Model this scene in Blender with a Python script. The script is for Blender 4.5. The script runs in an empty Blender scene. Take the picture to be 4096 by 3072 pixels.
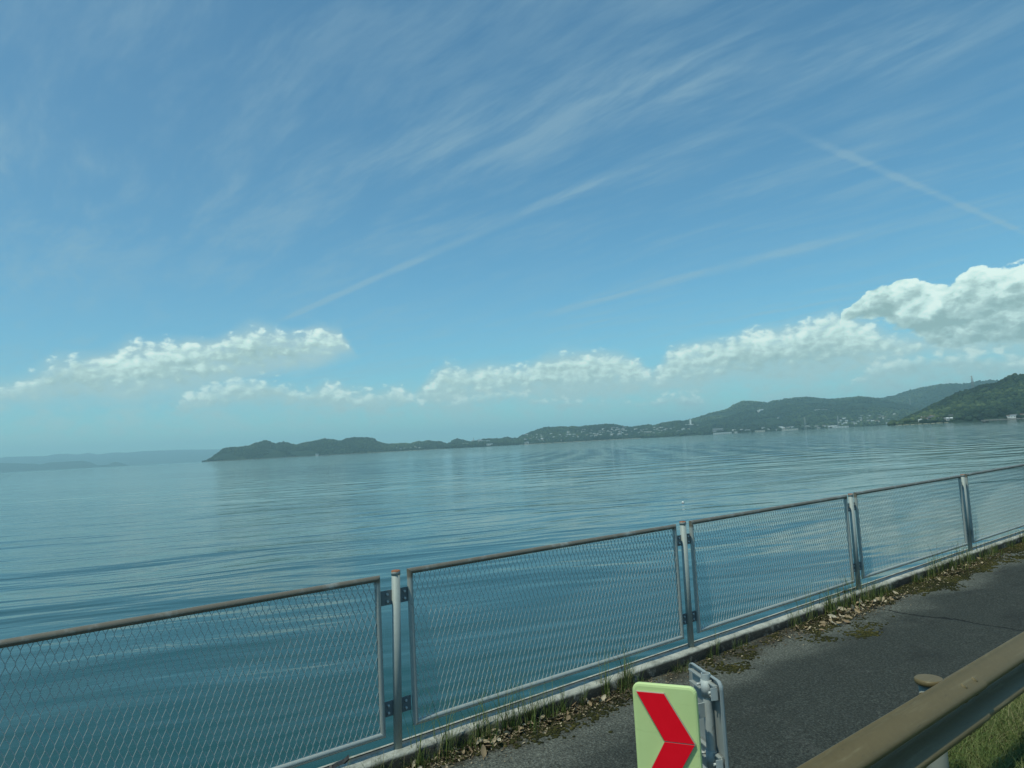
import bpy, math, random
import numpy as np
from mathutils import Vector, Matrix

random.seed(7)
RNG = np.random.default_rng(7)
scene = bpy.context.scene
COL = scene.collection

# ------------------------------------------------------------------ camera
F = 710.0                                   # focal length in pixels of a 1024 wide picture
AZ, PITCH, ROLL = map(math.radians, (51.9, 4.87, 3.11))
ZC = 2.17                                   # eye height above the road, a seat in a bus
fwd = np.array([math.cos(PITCH) * math.cos(AZ), math.cos(PITCH) * math.sin(AZ), math.sin(PITCH)])
_r = np.array([math.sin(AZ), -math.cos(AZ), 0.0]); _u = np.cross(_r, fwd)
RIGHT = _r * math.cos(ROLL) - _u * math.sin(ROLL)
UP = _u * math.cos(ROLL) + _r * math.sin(ROLL)
cam_d = bpy.data.cameras.new('camera'); cam = bpy.data.objects.new('camera', cam_d); COL.objects.link(cam)
cam_d.sensor_width = 36.0; cam_d.lens = 36.0 * F / 1024.0
cam_d.clip_start = 0.05; cam_d.clip_end = 90000.0
M = Matrix(((RIGHT[0], UP[0], -fwd[0], 0), (RIGHT[1], UP[1], -fwd[1], 0), (RIGHT[2], UP[2], -fwd[2], ZC), (0, 0, 0, 1)))
cam.matrix_world = M
scene.camera = cam

def ray(x, y):                              # direction through a pixel of the 4096 x 3072 photograph
    d = fwd + RIGHT * (x / 4 - 512) / F - UP * (y / 4 - 384) / F
    return d / np.linalg.norm(d)
def atz(x, y, z):                           # where that ray meets the level z
    d = ray(x, y); return np.array([0, 0, ZC]) + d * (z - ZC) / d[2]
def aty(x, y, Y):                           # where that ray meets the upright plane at Y
    d = ray(x, y); return np.array([0, 0, ZC]) + d * (Y / d[1])
def azel(x, y):
    d = ray(x, y); return math.atan2(d[1], d[0]), math.asin(d[2])

# ------------------------------------------------------------------ light
SUN_EL, SUN_AZ = math.radians(64), math.radians(185)      # high, from behind along the road
sun_dir = Vector((math.cos(SUN_EL) * math.cos(SUN_AZ), math.cos(SUN_EL) * math.sin(SUN_AZ), math.sin(SUN_EL)))
sd = bpy.data.lights.new('sun', 'SUN'); sd.energy = 3.6; sd.angle = math.radians(0.53); sd.color = (0.98, 1.0, 0.83)
sun = bpy.data.objects.new('sun', sd); COL.objects.link(sun)
sun.rotation_euler = sun_dir.to_track_quat('Z', 'Y').to_euler(); sun.location = (-20, 10, 40)

scene.view_settings.view_transform = 'Standard'; scene.view_settings.look = 'None'
scene.view_settings.exposure = -0.2; scene.view_settings.gamma = 1.0
scene.view_settings.use_curve_mapping = False
scene.render.engine = 'CYCLES'
cy = scene.cycles
cy.use_denoising = True; cy.denoiser = 'OPENIMAGEDENOISE'
cy.max_bounces = 6; cy.diffuse_bounces = 2; cy.glossy_bounces = 3; cy.transmission_bounces = 2
cy.volume_bounces = 2; cy.transparent_max_bounces = 6
cy.caustics_reflective = False; cy.caustics_refractive = False
cy.sample_clamp_indirect = 4.0; cy.sample_clamp_direct = 0.0

# ------------------------------------------------------------------ node helper
class NT:
    def __init__(s, tree): s.t = tree; s.n = tree.nodes; s.l = tree.links
    def new(s, kind, **kw):
        n = s.n.new(kind)
        for k, v in kw.items(): setattr(n, k, v)
        return n
    def put(s, sock, v):
        if v is None: return
        if isinstance(v, bpy.types.NodeSocket): s.l.new(v, sock)
        else:
            if sock.type == 'RGBA' and len(v) == 3: v = (*v, 1)
            sock.default_value = v
    def m(s, op, a, b=None, c=None, clamp=False):
        n = s.new('ShaderNodeMath', operation=op); n.use_clamp = clamp
        for i, v in enumerate((a, b, c)):
            if v is not None: s.put(n.inputs[i], v)
        return n.outputs[0]
    def v(s, op, a, b=None, scale=None):
        n = s.new('ShaderNodeVectorMath', operation=op)
        s.put(n.inputs[0], a)
        if b is not None: s.put(n.inputs[1], b)
        if scale is not None: s.put(n.inputs['Scale'], scale)
        return n.outputs['Value'] if op in ('DOT_PRODUCT', 'LENGTH', 'DISTANCE') else n.outputs[0]
    def xyz(s, a): n = s.new('ShaderNodeSeparateXYZ'); s.put(n.inputs[0], a); return n.outputs
    def com(s, x, y, z=0.0):
        n = s.new('ShaderNodeCombineXYZ')
        for i, q in enumerate((x, y, z)): s.put(n.inputs[i], q)
        return n.outputs[0]
    def noise(s, vec, scale=1.0, detail=4.0, rough=0.5, dist=0.0, col=False, lac=2.0):
        n = s.new('ShaderNodeTexNoise'); s.put(n.inputs['Vector'], vec)
        for k, q in (('Scale', scale), ('Detail', detail), ('Roughness', rough), ('Distortion', dist), ('Lacunarity', lac)): s.put(n.inputs[k], q)
        return n.outputs['Color'] if col else n.outputs['Fac']
    def voro(s, vec, scale, feature='F1', out='Distance'):
        n = s.new('ShaderNodeTexVoronoi', feature=feature); s.put(n.inputs['Vector'], vec); s.put(n.inputs['Scale'], scale)
        return n.outputs[out]
    def step(s, x, a, b, lo=0.0, hi=1.0):
        n = s.new('ShaderNodeMapRange', interpolation_type='SMOOTHSTEP')
        for i, q in enumerate((x, a, b, lo, hi)): s.put(n.inputs[i], q)
        return n.outputs[0]
    def mix(s, f, a, b, mode='MIX'):
        n = s.new('ShaderNodeMix', data_type='RGBA', blend_type=mode)
        s.put(n.inputs[0], f); s.put(n.inputs[6], a); s.put(n.inputs[7], b); return n.outputs[2]
    def ramp(s, f, stops):
        n = s.new('ShaderNodeValToRGB'); s.put(n.inputs[0], f); e = n.color_ramp.elements
        while len(e) < len(stops): e.new(0.5)
        for q, (p, c) in zip(e, stops): q.position = p; q.color = (*c, 1) if len(c) == 3 else c
        return n.outputs[0]
    def curve(s, x, pts):
        n = s.new('ShaderNodeFloatCurve'); s.put(n.inputs['Value'], x); c = n.mapping.curves[0]
        pts = sorted(pts)
        c.points[0].location = pts[0]; c.points[1].location = pts[-1]
        for p in pts[1:-1]: c.points.new(*p)
        for p in c.points: p.handle_type = 'AUTO_CLAMPED'
        n.mapping.update(); return n.outputs[0]

# ------------------------------------------------------------------ world: sky, high cirrus, cumulus along the horizon
world = bpy.data.worlds.new('World'); scene.world = world; world.use_nodes = True
W = NT(world.node_tree); W.n.clear()
sky = W.new('ShaderNodeTexSky', sky_type='NISHITA'); sky.sun_disc = False
sky.sun_elevation = SUN_EL; sky.sun_rotation = math.atan2(sun_dir.x, sun_dir.y) % (2 * math.pi)
sky.altitude = 10; sky.air_density = 1.0; sky.dust_density = 0.25; sky.ozone_density = 2.5
tc = W.new('ShaderNodeTexCoord').outputs['Generated']
D = W.xyz(W.v('NORMALIZE', tc))
el = W.m('MULTIPLY', W.m('ARCSINE', D[2]), 180 / math.pi)
azd = W.m('MULTIPLY', W.m('ARCTAN2', D[1], D[0]), 180 / math.pi)          # -180 .. 180
base_col = W.mix(1.0, sky.outputs[0], (0.56, 1.06, 1.10), 'MULTIPLY')
# cirrus sheet: a flat layer high up, streaks combed along one wind direction
zz = W.m('MAXIMUM', D[2], 0.03)
px_ = W.m('DIVIDE', D[0], zz); py_ = W.m('DIVIDE', D[1], zz)
P = W.com(px_, py_, 0.0)
warp = W.v('SCALE', W.v('SUBTRACT', W.noise(P, 0.35, 3, 0.5, col=True), (0.5, 0.5, 0.5)), scale=0.75)
Pw = W.xyz(W.v('ADD', P, warp))
streak = W.noise(W.com(W.m('MULTIPLY', Pw[0], 3.2), W.m('MULTIPLY', Pw[1], 0.6), 3.3), 1.0, 5, 0.66, 0.4)
fine = W.noise(W.com(W.m('MULTIPLY', Pw[0], 10.0), W.m('MULTIPLY', Pw[1], 2.4), 1.7), 1.0, 4, 0.68)
patch = W.noise(P, 0.42, 3, 0.55)
fib = W.m('ADD', W.m('MULTIPLY', streak, 0.6), W.m('MULTIPLY', fine, 0.4))
cir = W.m('MULTIPLY', W.step(fib, 0.42, 0.72), W.step(patch, 0.30, 0.62, 0.3, 1.0))
def plane_pt(x, y): d = ray(x, y); return d[0] / d[2], d[1] / d[2]
def streak_line(a, b, width, amt, wob, floor=0.12):
    (x0, y0), (x1, y1) = plane_pt(*a), plane_pt(*b)
    L = math.hypot(x1 - x0, y1 - y0); tx, ty = (x1 - x0) / L, (y1 - y0) / L
    qx, qy = (Pw[0], Pw[1]) if wob else (px_, py_)
    dx = W.m('SUBTRACT', qx, x0); dy = W.m('SUBTRACT', qy, y0)
    al = W.m('ADD', W.m('MULTIPLY', dx, tx), W.m('MULTIPLY', dy, ty))
    ac = W.m('ABSOLUTE', W.m('SUBTRACT', W.m('MULTIPLY', dx, ty), W.m('MULTIPLY', dy, tx)))
    g = W.m('MULTIPLY', W.step(ac, width, 0.0), W.m('MULTIPLY', W.step(al, -0.15 * L, 0.15 * L), W.step(al, 1.15 * L, 0.75 * L)))
    return W.m('MULTIPLY', g, W.m('MULTIPLY', W.step(fib, 0.40, 0.66, floor, 1.0), amt * 1.15))
lines = [((1150, 1270), (1850, 960), 0.065, 0.95, False, 0.5), ((1800, 985), (2400, 720), 0.07, 0.75, False, 0.4), ((2300, 780), (3000, 480), 0.14, 0.3, False),
         ((2200, 1250), (3450, 930), 0.16, 0.8, False, 0.35), ((3250, 560), (4200, 975), 0.036, 0.7, False, 0.5),
         ((1500, 700), (2700, 330), 0.34, 0.5, True), ((2500, 420), (3900, 40), 0.34, 0.5, True),
         ((2600, 1330), (3500, 1160), 0.3, 0.45, False),
         ((-100, 620), (420, 560), 0.35, 0.3, True)]
acc = W.m('MULTIPLY', cir, 0.75)
for ln in lines: acc = W.m('ADD', acc, streak_line(*ln))
veil = W.m('ADD', W.step(azd, 45, 95, 0.0, 0.16), 0.06)
acc = W.m('MINIMUM', W.m('ADD', acc, veil), 0.85)
acc = W.m('MULTIPLY', acc, W.step(D[2], 0.0, 0.10))
col = W.mix(W.m('MULTIPLY', acc, 0.52), base_col, (3.0, 4.5, 5.2))
# cumulus: rows given by the height of their tops and bases along the horizon, broken up by billowing noise
an = W.m('DIVIDE', W.m('ADD', azd, 180.0), 360.0)
cv = W.com(azd, W.m('MULTIPLY', el, 1.5), 0.0)
cw = W.v('SCALE', W.noise(cv, 1.3, 2, 0.55, col=True), scale=0.9)
def billow(vec, k=1.0):
    a = W.noise(vec, 0.95, 5, 0.58, 0.25)
    b = W.voro(W.v('ADD', vec, cw), 1.15)
    return W.m('ADD', W.m('MULTIPLY', a, 0.75), W.m('MULTIPLY', W.m('SUBTRACT', 0.75, b), 0.35))
N0 = billow(cv)
N1 = billow(W.v('ADD', cv, (0.35, 0.42, 0.0)))      # a little towards the sun
relief = W.m('SUBTRACT', N0, N1)
EL_MAX = 12.0
cv2 = W.v('SCALE', cv, scale=0.60)
M0 = billow(cv2); M1 = billow(W.v('ADD', cv2, (0.30, 0.40, 0.0))); reliefC = W.m('SUBTRACT', M0, M1)
low = W.noise(cv, 0.22, 3, 0.55)
def deck(tops, bases, soft, amp, rng, fill, N0=N0, gap=5.0, bias=0.49):
    def pts(pp):
        out = []
        for q in pp:
            a, e = azel(*q); out.append((math.degrees(a), math.degrees(e)))
        return sorted(out)
    t, b = pts(tops), pts(bases)
    lo, hi = min(t[0][0], b[0][0]), max(t[-1][0], b[-1][0])
    tt, bb = list(t), list(b)
    if fill:                                 # the same kind of cloud all round the horizon outside the frame
        a = -178.0
        while a < 178:
            if a < lo - 3 or a > hi + 3:
                tt.append((a, rng.uniform(2.5, 7.0))); bb.append((a, rng.uniform(1.5, 3.6)))
            a += 5.5
    else:
        for a in (-179, lo - 1.2, hi + 1.2, 179): tt.append((a, 0.0)); bb.append((a, 1.5))
    nz = lambda pp: [((p[0] + 180) / 360, max(0.0, min(1.0, p[1] / EL_MAX))) for p in pp]
    T = W.m('MULTIPLY', W.curve(an, nz(tt)), EL_MAX); B = W.m('MULTIPLY', W.curve(an, nz(bb)), EL_MAX)
    cover = W.m('MINIMUM', W.m('SUBTRACT', T, el), W.m('MULTIPLY', W.m('SUBTRACT', el, B), 0.8))
    dens = W.m('ADD', W.m('ADD', W.m('MULTIPLY', cover, 1 / soft), W.m('MULTIPLY', W.m('SUBTRACT', low, 0.5), gap)), W.m('MULTIPLY', W.m('SUBTRACT', N0, bias), amp))
    frac = W.m('DIVIDE', W.m('SUBTRACT', el, B), W.m('MAXIMUM', W.m('SUBTRACT', T, B), 0.3))
    return dens, frac, W.m('ADD', W.m('MULTIPLY', cover, 1.1), W.m('MULTIPLY', W.m('SUBTRACT', low, 0.5), 2.4))
crng = random.Random(3)
# left bank, then the chain of clouds that climbs to the right
dA, fA, vA = deck([(-300, 1560), (0, 1545), (150, 1490), (240, 1425), (420, 1410), (560, 1385), (720, 1365), (900, 1357), (1010, 1310), (1130, 1322), (1250, 1330), (1340, 1300), (1390, 1345), (1440, 1430), (1520, 1610), (1640, 1620),
               (1700, 1520), (1760, 1440), (1830, 1470), (1960, 1450), (2070, 1470), (2200, 1400), (2330, 1400), (2480, 1410), (2560, 1425), (2590, 1520), (2640, 1440), (2750, 1375), (2950, 1335), (3100, 1320), (3250, 1290), (3330, 1250), (3430, 1270), (3550, 1330), (3700, 1350), (4096, 1330), (4500, 1300)],
              [(-300, 1640), (0, 1630), (300, 1620), (600, 1590), (900, 1535), (1200, 1475), (1360, 1420), (1430, 1375), (1520, 1560), (1640, 1590), (1700, 1600), (1800, 1605), (2050, 1600), (2200, 1590), (2400, 1580), (2590, 1560), (2700, 1555), (3000, 1545), (3400, 1500), (3700, 1440), (4096, 1400), (4500, 1420)],
              0.44, 8.0, crng, True)
# small low clouds under the banks
dB, fB, vB = deck([(640, 1660), (760, 1580), (860, 1540), (1000, 1512), (1150, 1518), (1200, 1580), (1260, 1545), (1330, 1530), (1440, 1590), (1520, 1560), (1650, 1560), (1700, 1640), (2000, 1560), (2150, 1600), (2560, 1620), (2660, 1580), (2780, 1570), (2860, 1640), (3300, 1600), (3480, 1450), (3700, 1410), (3900, 1410), (4096, 1420), (4400, 1430)],
              [(640, 1640), (760, 1640), (1000, 1640), (1200, 1640), (1440, 1640), (1700, 1630), (2000, 1620), (2400, 1625), (2700, 1628), (2860, 1622), (3300, 1560), (3600, 1540), (4096, 1510), (4400, 1520)],
              0.42, 8.5, crng, False, bias=0.43)
# the tall heads on the right
dC, fC, vC = deck([(3330, 1300), (3400, 1210), (3470, 1160), (3560, 1120), (3620, 1095), (3690, 1110), (3720, 1180), (3745, 1235), (3770, 1200), (3800, 1130), (3850, 1070), (3900, 1052), (3990, 1068), (4040, 1085), (4096, 1045), (4250, 1020), (4400, 1090), (4600, 1180)],
              [(3330, 1305), (3420, 1290), (3560, 1310), (3640, 1350), (3700, 1390), (3800, 1400), (3950, 1395), (4096, 1380), (4400, 1370), (4600, 1350)],
              0.25, 6.0, crng, False, M0, 0.0)
def lay(col, dens, frac, a0, a1, opac, rel, rk):
    al = W.m('MULTIPLY', W.step(dens, a0, W.m('MAXIMUM', W.m('SUBTRACT', a1 * 1.7, W.m('MULTIPLY', frac, a1)), a1 * 0.6)), opac)
    al = W.m('MULTIPLY', al, W.step(el, 0.3, 1.6))
    rim = W.step(dens, 2.3, 0.5)
    lit = W.m('ADD', W.m('ADD', W.m('MULTIPLY', rel, rk), W.m('MULTIPLY', W.m('SUBTRACT', low, 0.5), 1.1)), W.m('ADD', W.m('MULTIPLY', frac, 0.75), W.m('MULTIPLY', rim, 0.18)))
    c = W.ramp(lit, [(0.0, (0.36, 0.45, 0.45)), (0.35, (0.54, 0.63, 0.63)), (0.65, (0.82, 0.90, 0.88)), (0.9, (1.06, 1.06, 1.02))])
    c = W.mix(1.0, c, (7.8, 9.4, 8.8), 'MULTIPLY')
    return W.mix(al, col, c)
soft_col = W.mix(1.0, (0.60, 0.66, 0.64), (7.8, 9.0, 8.6), 'MULTIPLY')
col = W.mix(W.m('MULTIPLY', W.step(W.m('MAXIMUM', W.m('ADD', vA, 0.5), W.m('ADD', vB, 0.4)), -0.35, 1.3), W.m('MULTIPLY', W.step(el, 0.8, 2.6), 0.62)), col, soft_col)
band = W.m('MULTIPLY', W.m('MULTIPLY', W.step(el, 0.9, 2.4), W.step(el, 6.2, 3.4)), W.step(W.m('ADD', W.m('MULTIPLY', low, 0.6), W.m('MULTIPLY', N0, 0.4)), 0.38, 0.60))
col = W.mix(W.m('MULTIPLY', band, 0.5), col, soft_col)
col = lay(col, dB, fB, -0.3, 2.9, 0.85, relief, 1.0)
col = lay(col, dA, fA, -0.3, 2.9, 0.94, relief, 1.0)
col = lay(col, dC, fC, 0.0, 0.9, 0.97, reliefC, 1.9)
bg = W.new('ShaderNodeBackground'); W.put(bg.inputs[0], col); bg.inputs[1].default_value = 0.128
W.l.new(bg.outputs[0], W.new('ShaderNodeOutputWorld').inputs[0])
world.cycles.sampling_method = 'MANUAL'; world.cycles.sample_map_resolution = 1024

# ------------------------------------------------------------------ materials
MATS = {}
def mat(name, build):
    m = bpy.data.materials.new(name); m.use_nodes = True; t = NT(m.node_tree); t.n.clear()
    b = t.new('ShaderNodeBsdfPrincipled'); o = t.new('ShaderNodeOutputMaterial'); t.l.new(b.outputs[0], o.inputs[0])
    build(t, b); MATS[name] = m; return m
def bump(t, b, h, strength=0.5, dist=0.01):
    n = t.new('ShaderNodeBump'); t.put(n.inputs['Height'], h); n.inputs['Strength'].default_value = strength
    n.inputs['Distance'].default_value = dist; t.l.new(n.outputs[0], b.inputs['Normal'])
def setp(t, b, col=None, rough=None, metal=None, spec=None, ior=None):
    for k, v in (('Base Color', col), ('Roughness', rough), ('Metallic', metal), ('Specular IOR Level', spec), ('IOR', ior)):
        if v is not None: t.put(b.inputs[k], v)
def pos(t): return t.new('ShaderNodeNewGeometry').outputs['Position']
def objc(t): return t.new('ShaderNodeTexCoord').outputs['Object']
def rnd(t): return t.new('ShaderNodeObjectInfo').outputs['Random']

def m_water(t, b):
    p = pos(t); c, s = math.cos(math.radians(-20)), math.sin(math.radians(-20))
    X = t.xyz(p)
    wv = t.v('SCALE', t.v('SUBTRACT', t.noise(p, 0.05, 2, 0.5, col=True), (0.5, 0.5, 0.5)), scale=7.0)
    q = t.xyz(t.v('ADD', p, wv))
    u = t.m('ADD', t.m('MULTIPLY', q[0], c), t.m('MULTIPLY', q[1], s))          # along the crests
    v = t.m('SUBTRACT', t.m('MULTIPLY', q[1], c), t.m('MULTIPLY', q[0], s))     # across them
    swell = t.noise(t.com(t.m('MULTIPLY', u, 0.075), t.m('MULTIPLY', v, 0.30), 0.0), 1.0, 3.0, 0.5)
    chop = t.noise(t.com(t.m('MULTIPLY', u, 0.33), t.m('MULTIPLY', v, 1.35), 4.0), 1.0, 3.5, 0.58)
    fine = t.noise(t.com(t.m('MULTIPLY', u, 1.8), t.m('MULTIPLY', v, 5.5), 9.0), 1.0, 3.0, 0.6)
    calm = t.noise(p, 0.022, 3, 0.55)                                             # smooth slicks and ruffled lanes
    ruf = t.step(calm, 0.38, 0.62, 0.12, 1.15)
    # spreading wash of a passing boat: two wave trains that meet
    def train(cx, cy, lam, x0, x1, y0, y1):
        dx = t.m('SUBTRACT', q[0], cx); dy = t.m('SUBTRACT', q[1], cy)
        r = t.m('SQRT', t.m('ADD', t.m('MULTIPLY', dx, dx), t.m('MULTIPLY', dy, dy)))
        w = t.m('SINE', t.m('MULTIPLY', r, 2 * math.pi / lam))
        k = t.m('MULTIPLY', t.m('MULTIPLY', t.step(X[0], *x0), t.step(X[0], *x1)), t.m('MULTIPLY', t.step(X[1], *y0), t.step(X[1], *y1)))
        return t.m('MULTIPLY', w, k)
    w1 = train(190, 760, 6.4, (25, 70), (330, 190), (30, 62), (330, 200))
    w2 = train(620, 420, 8.2, (60, 130), (640, 420), (22, 48), (280, 160))
    near = t.step(X[1], 14.0, 5.0)
    shore = t.m('MULTIPLY', t.m('SINE', t.m('MULTIPLY', v, 9.0)), near)
    h = t.m('MULTIPLY', t.m('MULTIPLY', swell, t.step(X[1], 6.0, 34.0, 0.35, 1.0)), 0.27)      # lower swell in the lee of the wall
    h = t.m('ADD', h, t.m('MULTIPLY', t.m('MULTIPLY', chop, ruf), 0.040))
    h = t.m('ADD', h, t.m('MULTIPLY', t.m('MULTIPLY', fine, ruf), 0.011))
    h = t.m('ADD', h, t.m('MULTIPLY', w1, 0.075))
    h = t.m('ADD', h, t.m('MULTIPLY', w2, 0.115))
    h = t.m('ADD', h, t.m('MULTIPLY', shore, 0.005))
    weed = t.m('MULTIPLY', t.noise(p, 0.7, 4, 0.6), t.step(X[1], 7.5, 5.0))       # stones and weed on the shallow bed by the wall
    colr = t.mix(t.step(weed, 0.42, 0.62), (0.010, 0.056, 0.051), (0.026, 0.034, 0.040))
    setp(t, b, colr, 0.045, 0.0, 0.5, 1.333)
    bump(t, b, h, 1.0, 1.0)
mat('water', m_water)

def m_asphalt(t, b):
    p = pos(t); X = t.xyz(p)
    grit = t.noise(p, 55, 4, 0.75); agg = t.voro(p, 70)
    big = t.noise(p, 1.1, 4, 0.6)
    worn = t.m('ADD', t.step(X[1], 3.3, 4.3), t.m('MULTIPLY', t.m('SUBTRACT', big, 0.5), 1.6))   # weathered pale edge along the kerb
    c = t.mix(t.step(worn, 0.25, 0.95), (0.048, 0.054, 0.046), (0.125, 0.131, 0.110))
    c = t.mix(t.step(t.noise(p, 3.2, 5, 0.7), 0.52, 0.75, 0, 0.5), c, (0.085, 0.088, 0.078))
    c = t.mix(1.0, c, t.ramp(grit, [(0.32, (0.35, 0.35, 0.35)), (0.52, (0.92, 0.92, 0.92)), (0.70, (2.1, 2.1, 2.1))]), 'MULTIPLY')
    dirt = t.m('ADD', t.step(X[1], 3.85, 4.4), t.m('MULTIPLY', t.m('SUBTRACT', t.noise(p, 2.6, 5, 0.65), 0.5), 2.2))
    c = t.mix(t.step(dirt, 0.55, 1.15, 0, 0.85), c, (0.040, 0.034, 0.020))      # soil washed against the kerb
    stain = t.noise(t.com(t.m('MULTIPLY', X[0], 0.5), t.m('MULTIPLY', X[1], 1.4), 0.0), 1.6, 5, 0.7)
    c = t.mix(t.step(stain, 0.52, 0.70, 0, 0.6), c, (0.022, 0.024, 0.022))
    chip = t.step(t.voro(p, 26, out='Distance'), 0.07, 0.03)
    c = t.mix(t.m('MULTIPLY', chip, t.step(t.noise(p, 9, 2), 0.55, 0.62)), c, (0.42, 0.42, 0.38))
    # a long crack across the path
    cx = t.m('SUBTRACT', X[0], t.m('ADD', 8.48, t.m('MULTIPLY', t.m('SUBTRACT', t.noise(p, 2.2, 5, 0.65), 0.5), 0.34)))
    crack = t.m('MULTIPLY', t.step(t.m('ABSOLUTE', cx), 0.022, 0.006), t.step(X[1], 2.3, 2.6))
    c = t.mix(t.m('MULTIPLY', crack, 0.85), c, (0.012, 0.013, 0.012))
    setp(t, b, c, 0.9, 0, 0.25)
    h = t.m('SUBTRACT', t.m('ADD', t.m('MULTIPLY', grit, 0.6), t.m('MULTIPLY', agg, 0.8)), t.m('MULTIPLY', crack, 2.0))
    bump(t, b, h, 1.0, 0.016)
mat('asphalt', m_asphalt)

def m_concrete(t, b):
    p = pos(t); n = t.noise(p, 9, 6, 0.7); X = t.xyz(p)
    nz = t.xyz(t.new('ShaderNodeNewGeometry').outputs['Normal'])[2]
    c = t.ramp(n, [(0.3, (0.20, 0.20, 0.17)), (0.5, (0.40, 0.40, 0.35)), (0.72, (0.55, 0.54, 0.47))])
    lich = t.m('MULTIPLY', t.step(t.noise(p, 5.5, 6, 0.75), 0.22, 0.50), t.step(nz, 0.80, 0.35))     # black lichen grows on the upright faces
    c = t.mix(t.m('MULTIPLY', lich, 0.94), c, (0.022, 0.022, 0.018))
    c = t.mix(t.step(t.noise(p, 14, 5, 0.7), 0.58, 0.72, 0, 0.65), c, (0.07, 0.075, 0.05))
    setp(t, b, c, 0.92, 0, 0.2)
    bump(t, b, t.m('ADD', t.noise(p, 60, 4, 0.7), n), 0.8, 0.012)
mat('concrete', m_concrete)

def m_wetwall(t, b):
    p = pos(t); n = t.noise(p, 6, 6, 0.7)
    c = t.ramp(n, [(0.3, (0.030, 0.042, 0.046)), (0.55, (0.060, 0.075, 0.080)), (0.75, (0.105, 0.120, 0.120))])
    setp(t, b, c, 0.55, 0, 0.4); bump(t, b, t.noise(p, 40, 4, 0.7), 0.6, 0.01)
mat('wet_concrete', m_wetwall)

def m_galv(base, rust, amount):
    def f(t, b):
        p = pos(t); n = t.noise(p, 38, 5, 0.65); r = t.noise(p, 17, 6, 0.75)
        c = t.mix(n, tuple(0.8 * q for q in base), tuple(min(1, 1.15 * q) for q in base))
        c = t.mix(t.step(r, 0.62 - amount, 0.74 - amount * 0.6), c, rust)
        setp(t, b, c, t.m('ADD', 0.48, t.m('MULTIPLY', n, 0.25)), 0.1, 0.35)
        bump(t, b, n, 0.25, 0.002)
    return f
mat('galvanised', m_galv((0.43, 0.46, 0.44), (0.16, 0.10, 0.06), 0.0))
mat('painted_post', m_galv((0.33, 0.37, 0.345), (0.22, 0.17, 0.12), -0.03))
mat('bracket_steel', m_galv((0.18, 0.20, 0.20), (0.10, 0.07, 0.05), 0.03))
mat('mesh_steel', m_galv((0.50, 0.53, 0.49), (0.20, 0.16, 0.11), 0.0))
mat('bolt_zinc', m_galv((0.52, 0.55, 0.53), (0.25, 0.2, 0.15), -0.05))
def m_frame(t, b):
    p = pos(t); n = t.noise(p, 30, 5, 0.65)
    nr = t.xyz(t.new('ShaderNodeNewGeometry').outputs['Normal'])
    X = t.xyz(p)
    c = t.mix(n, (0.34, 0.37, 0.35), (0.47, 0.50, 0.46))
    onrail = t.m('MULTIPLY', t.step(X[2], 1.255, 1.285), t.step(t.noise(t.com(t.m('MULTIPLY', X[0], 1.3), 0, X[2]), 3, 5, 0.7), 0.25, 0.5))
    c = t.mix(t.m('MULTIPLY', onrail, 0.85), c, (0.15, 0.112, 0.068))            # brown stain along the hand rail
    c = t.mix(t.step(t.noise(p, 22, 6, 0.75), 0.63, 0.72), c, (0.16, 0.095, 0.05))
    setp(t, b, c, 0.33, 0.2, 0.5); bump(t, b, n, 0.2, 0.002)
mat('rail_steel', m_frame)
def m_cap(t, b):
    p = pos(t); nz = t.xyz(t.new('ShaderNodeNewGeometry').outputs['Normal'])[2]; c = t.mix(t.step(t.m('ADD', nz, t.m('MULTIPLY', t.noise(p, 45, 4, 0.7), 0.9)), 0.55, 0.75), (0.40, 0.42, 0.38), t.ramp(t.noise(p, 60, 5, 0.7), [(0.35, (0.20, 0.05, 0.025)), (0.65, (0.36, 0.16, 0.07))]))
    setp(t, b, c, 0.8, 0.1)
mat('rusty_cap', m_cap)
def m_guard(t, b):
    p = pos(t); n = t.noise(p, 24, 5, 0.65); X = t.xyz(p)
    c = t.mix(n, (0.118, 0.088, 0.040), (0.160, 0.120, 0.055))
    dust = t.noise(t.com(t.m('MULTIPLY', X[0], 2.0), t.m('MULTIPLY', X[1], 30), t.m('MULTIPLY', X[2], 30)), 1.0, 6, 0.7)
    c = t.mix(t.step(dust, 0.52, 0.78, 0, 0.5), c, (0.30, 0.255, 0.15))
    c = t.mix(t.step(t.noise(t.com(t.m('MULTIPLY', X[0], 5.0), t.m('MULTIPLY', X[1], 8), t.m('MULTIPLY', X[2], 60)), 1.0, 6, 0.75), 0.60, 0.70, 0, 0.75), c, (0.055, 0.043, 0.026))
    c = t.mix(t.step(t.noise(p, 70, 4, 0.7), 0.69, 0.74), c, (0.11, 0.05, 0.022))
    setp(t, b, c, 0.46, 0.0, 0.3); bump(t, b, t.noise(p, 160, 3, 0.6), 0.12, 0.001)
mat('beige_paint', m_guard)
def plain(name, col, rough=0.6, metal=0.0, spec=0.4, var=0.15, scale=20):
    def f(t, b):
        n = t.noise(objc(t), scale, 4, 0.6)
        c = t.mix(n, tuple(q * (1 - var) for q in col), tuple(min(1, q * (1 + var)) for q in col))
        setp(t, b, c, rough, metal, spec)
    return mat(name, f)
def m_signface(t, b):
    p = objc(t); X = t.xyz(p)
    c = t.mix(t.noise(p, 6, 4, 0.6), (0.50, 0.62, 0.25), (0.59, 0.71, 0.32))
    st = t.step(t.noise(t.com(t.m('MULTIPLY', X[0], 4), t.m('MULTIPLY', X[1], 4), t.m('MULTIPLY', X[2], 26)), 1.0, 4, 0.6), 0.6, 0.75, 0, 0.4)
    c = t.mix(st, c, (0.40, 0.50, 0.20))
    setp(t, b, c, 0.45, 0, 0.4)
mat('sign_face', m_signface)
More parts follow.
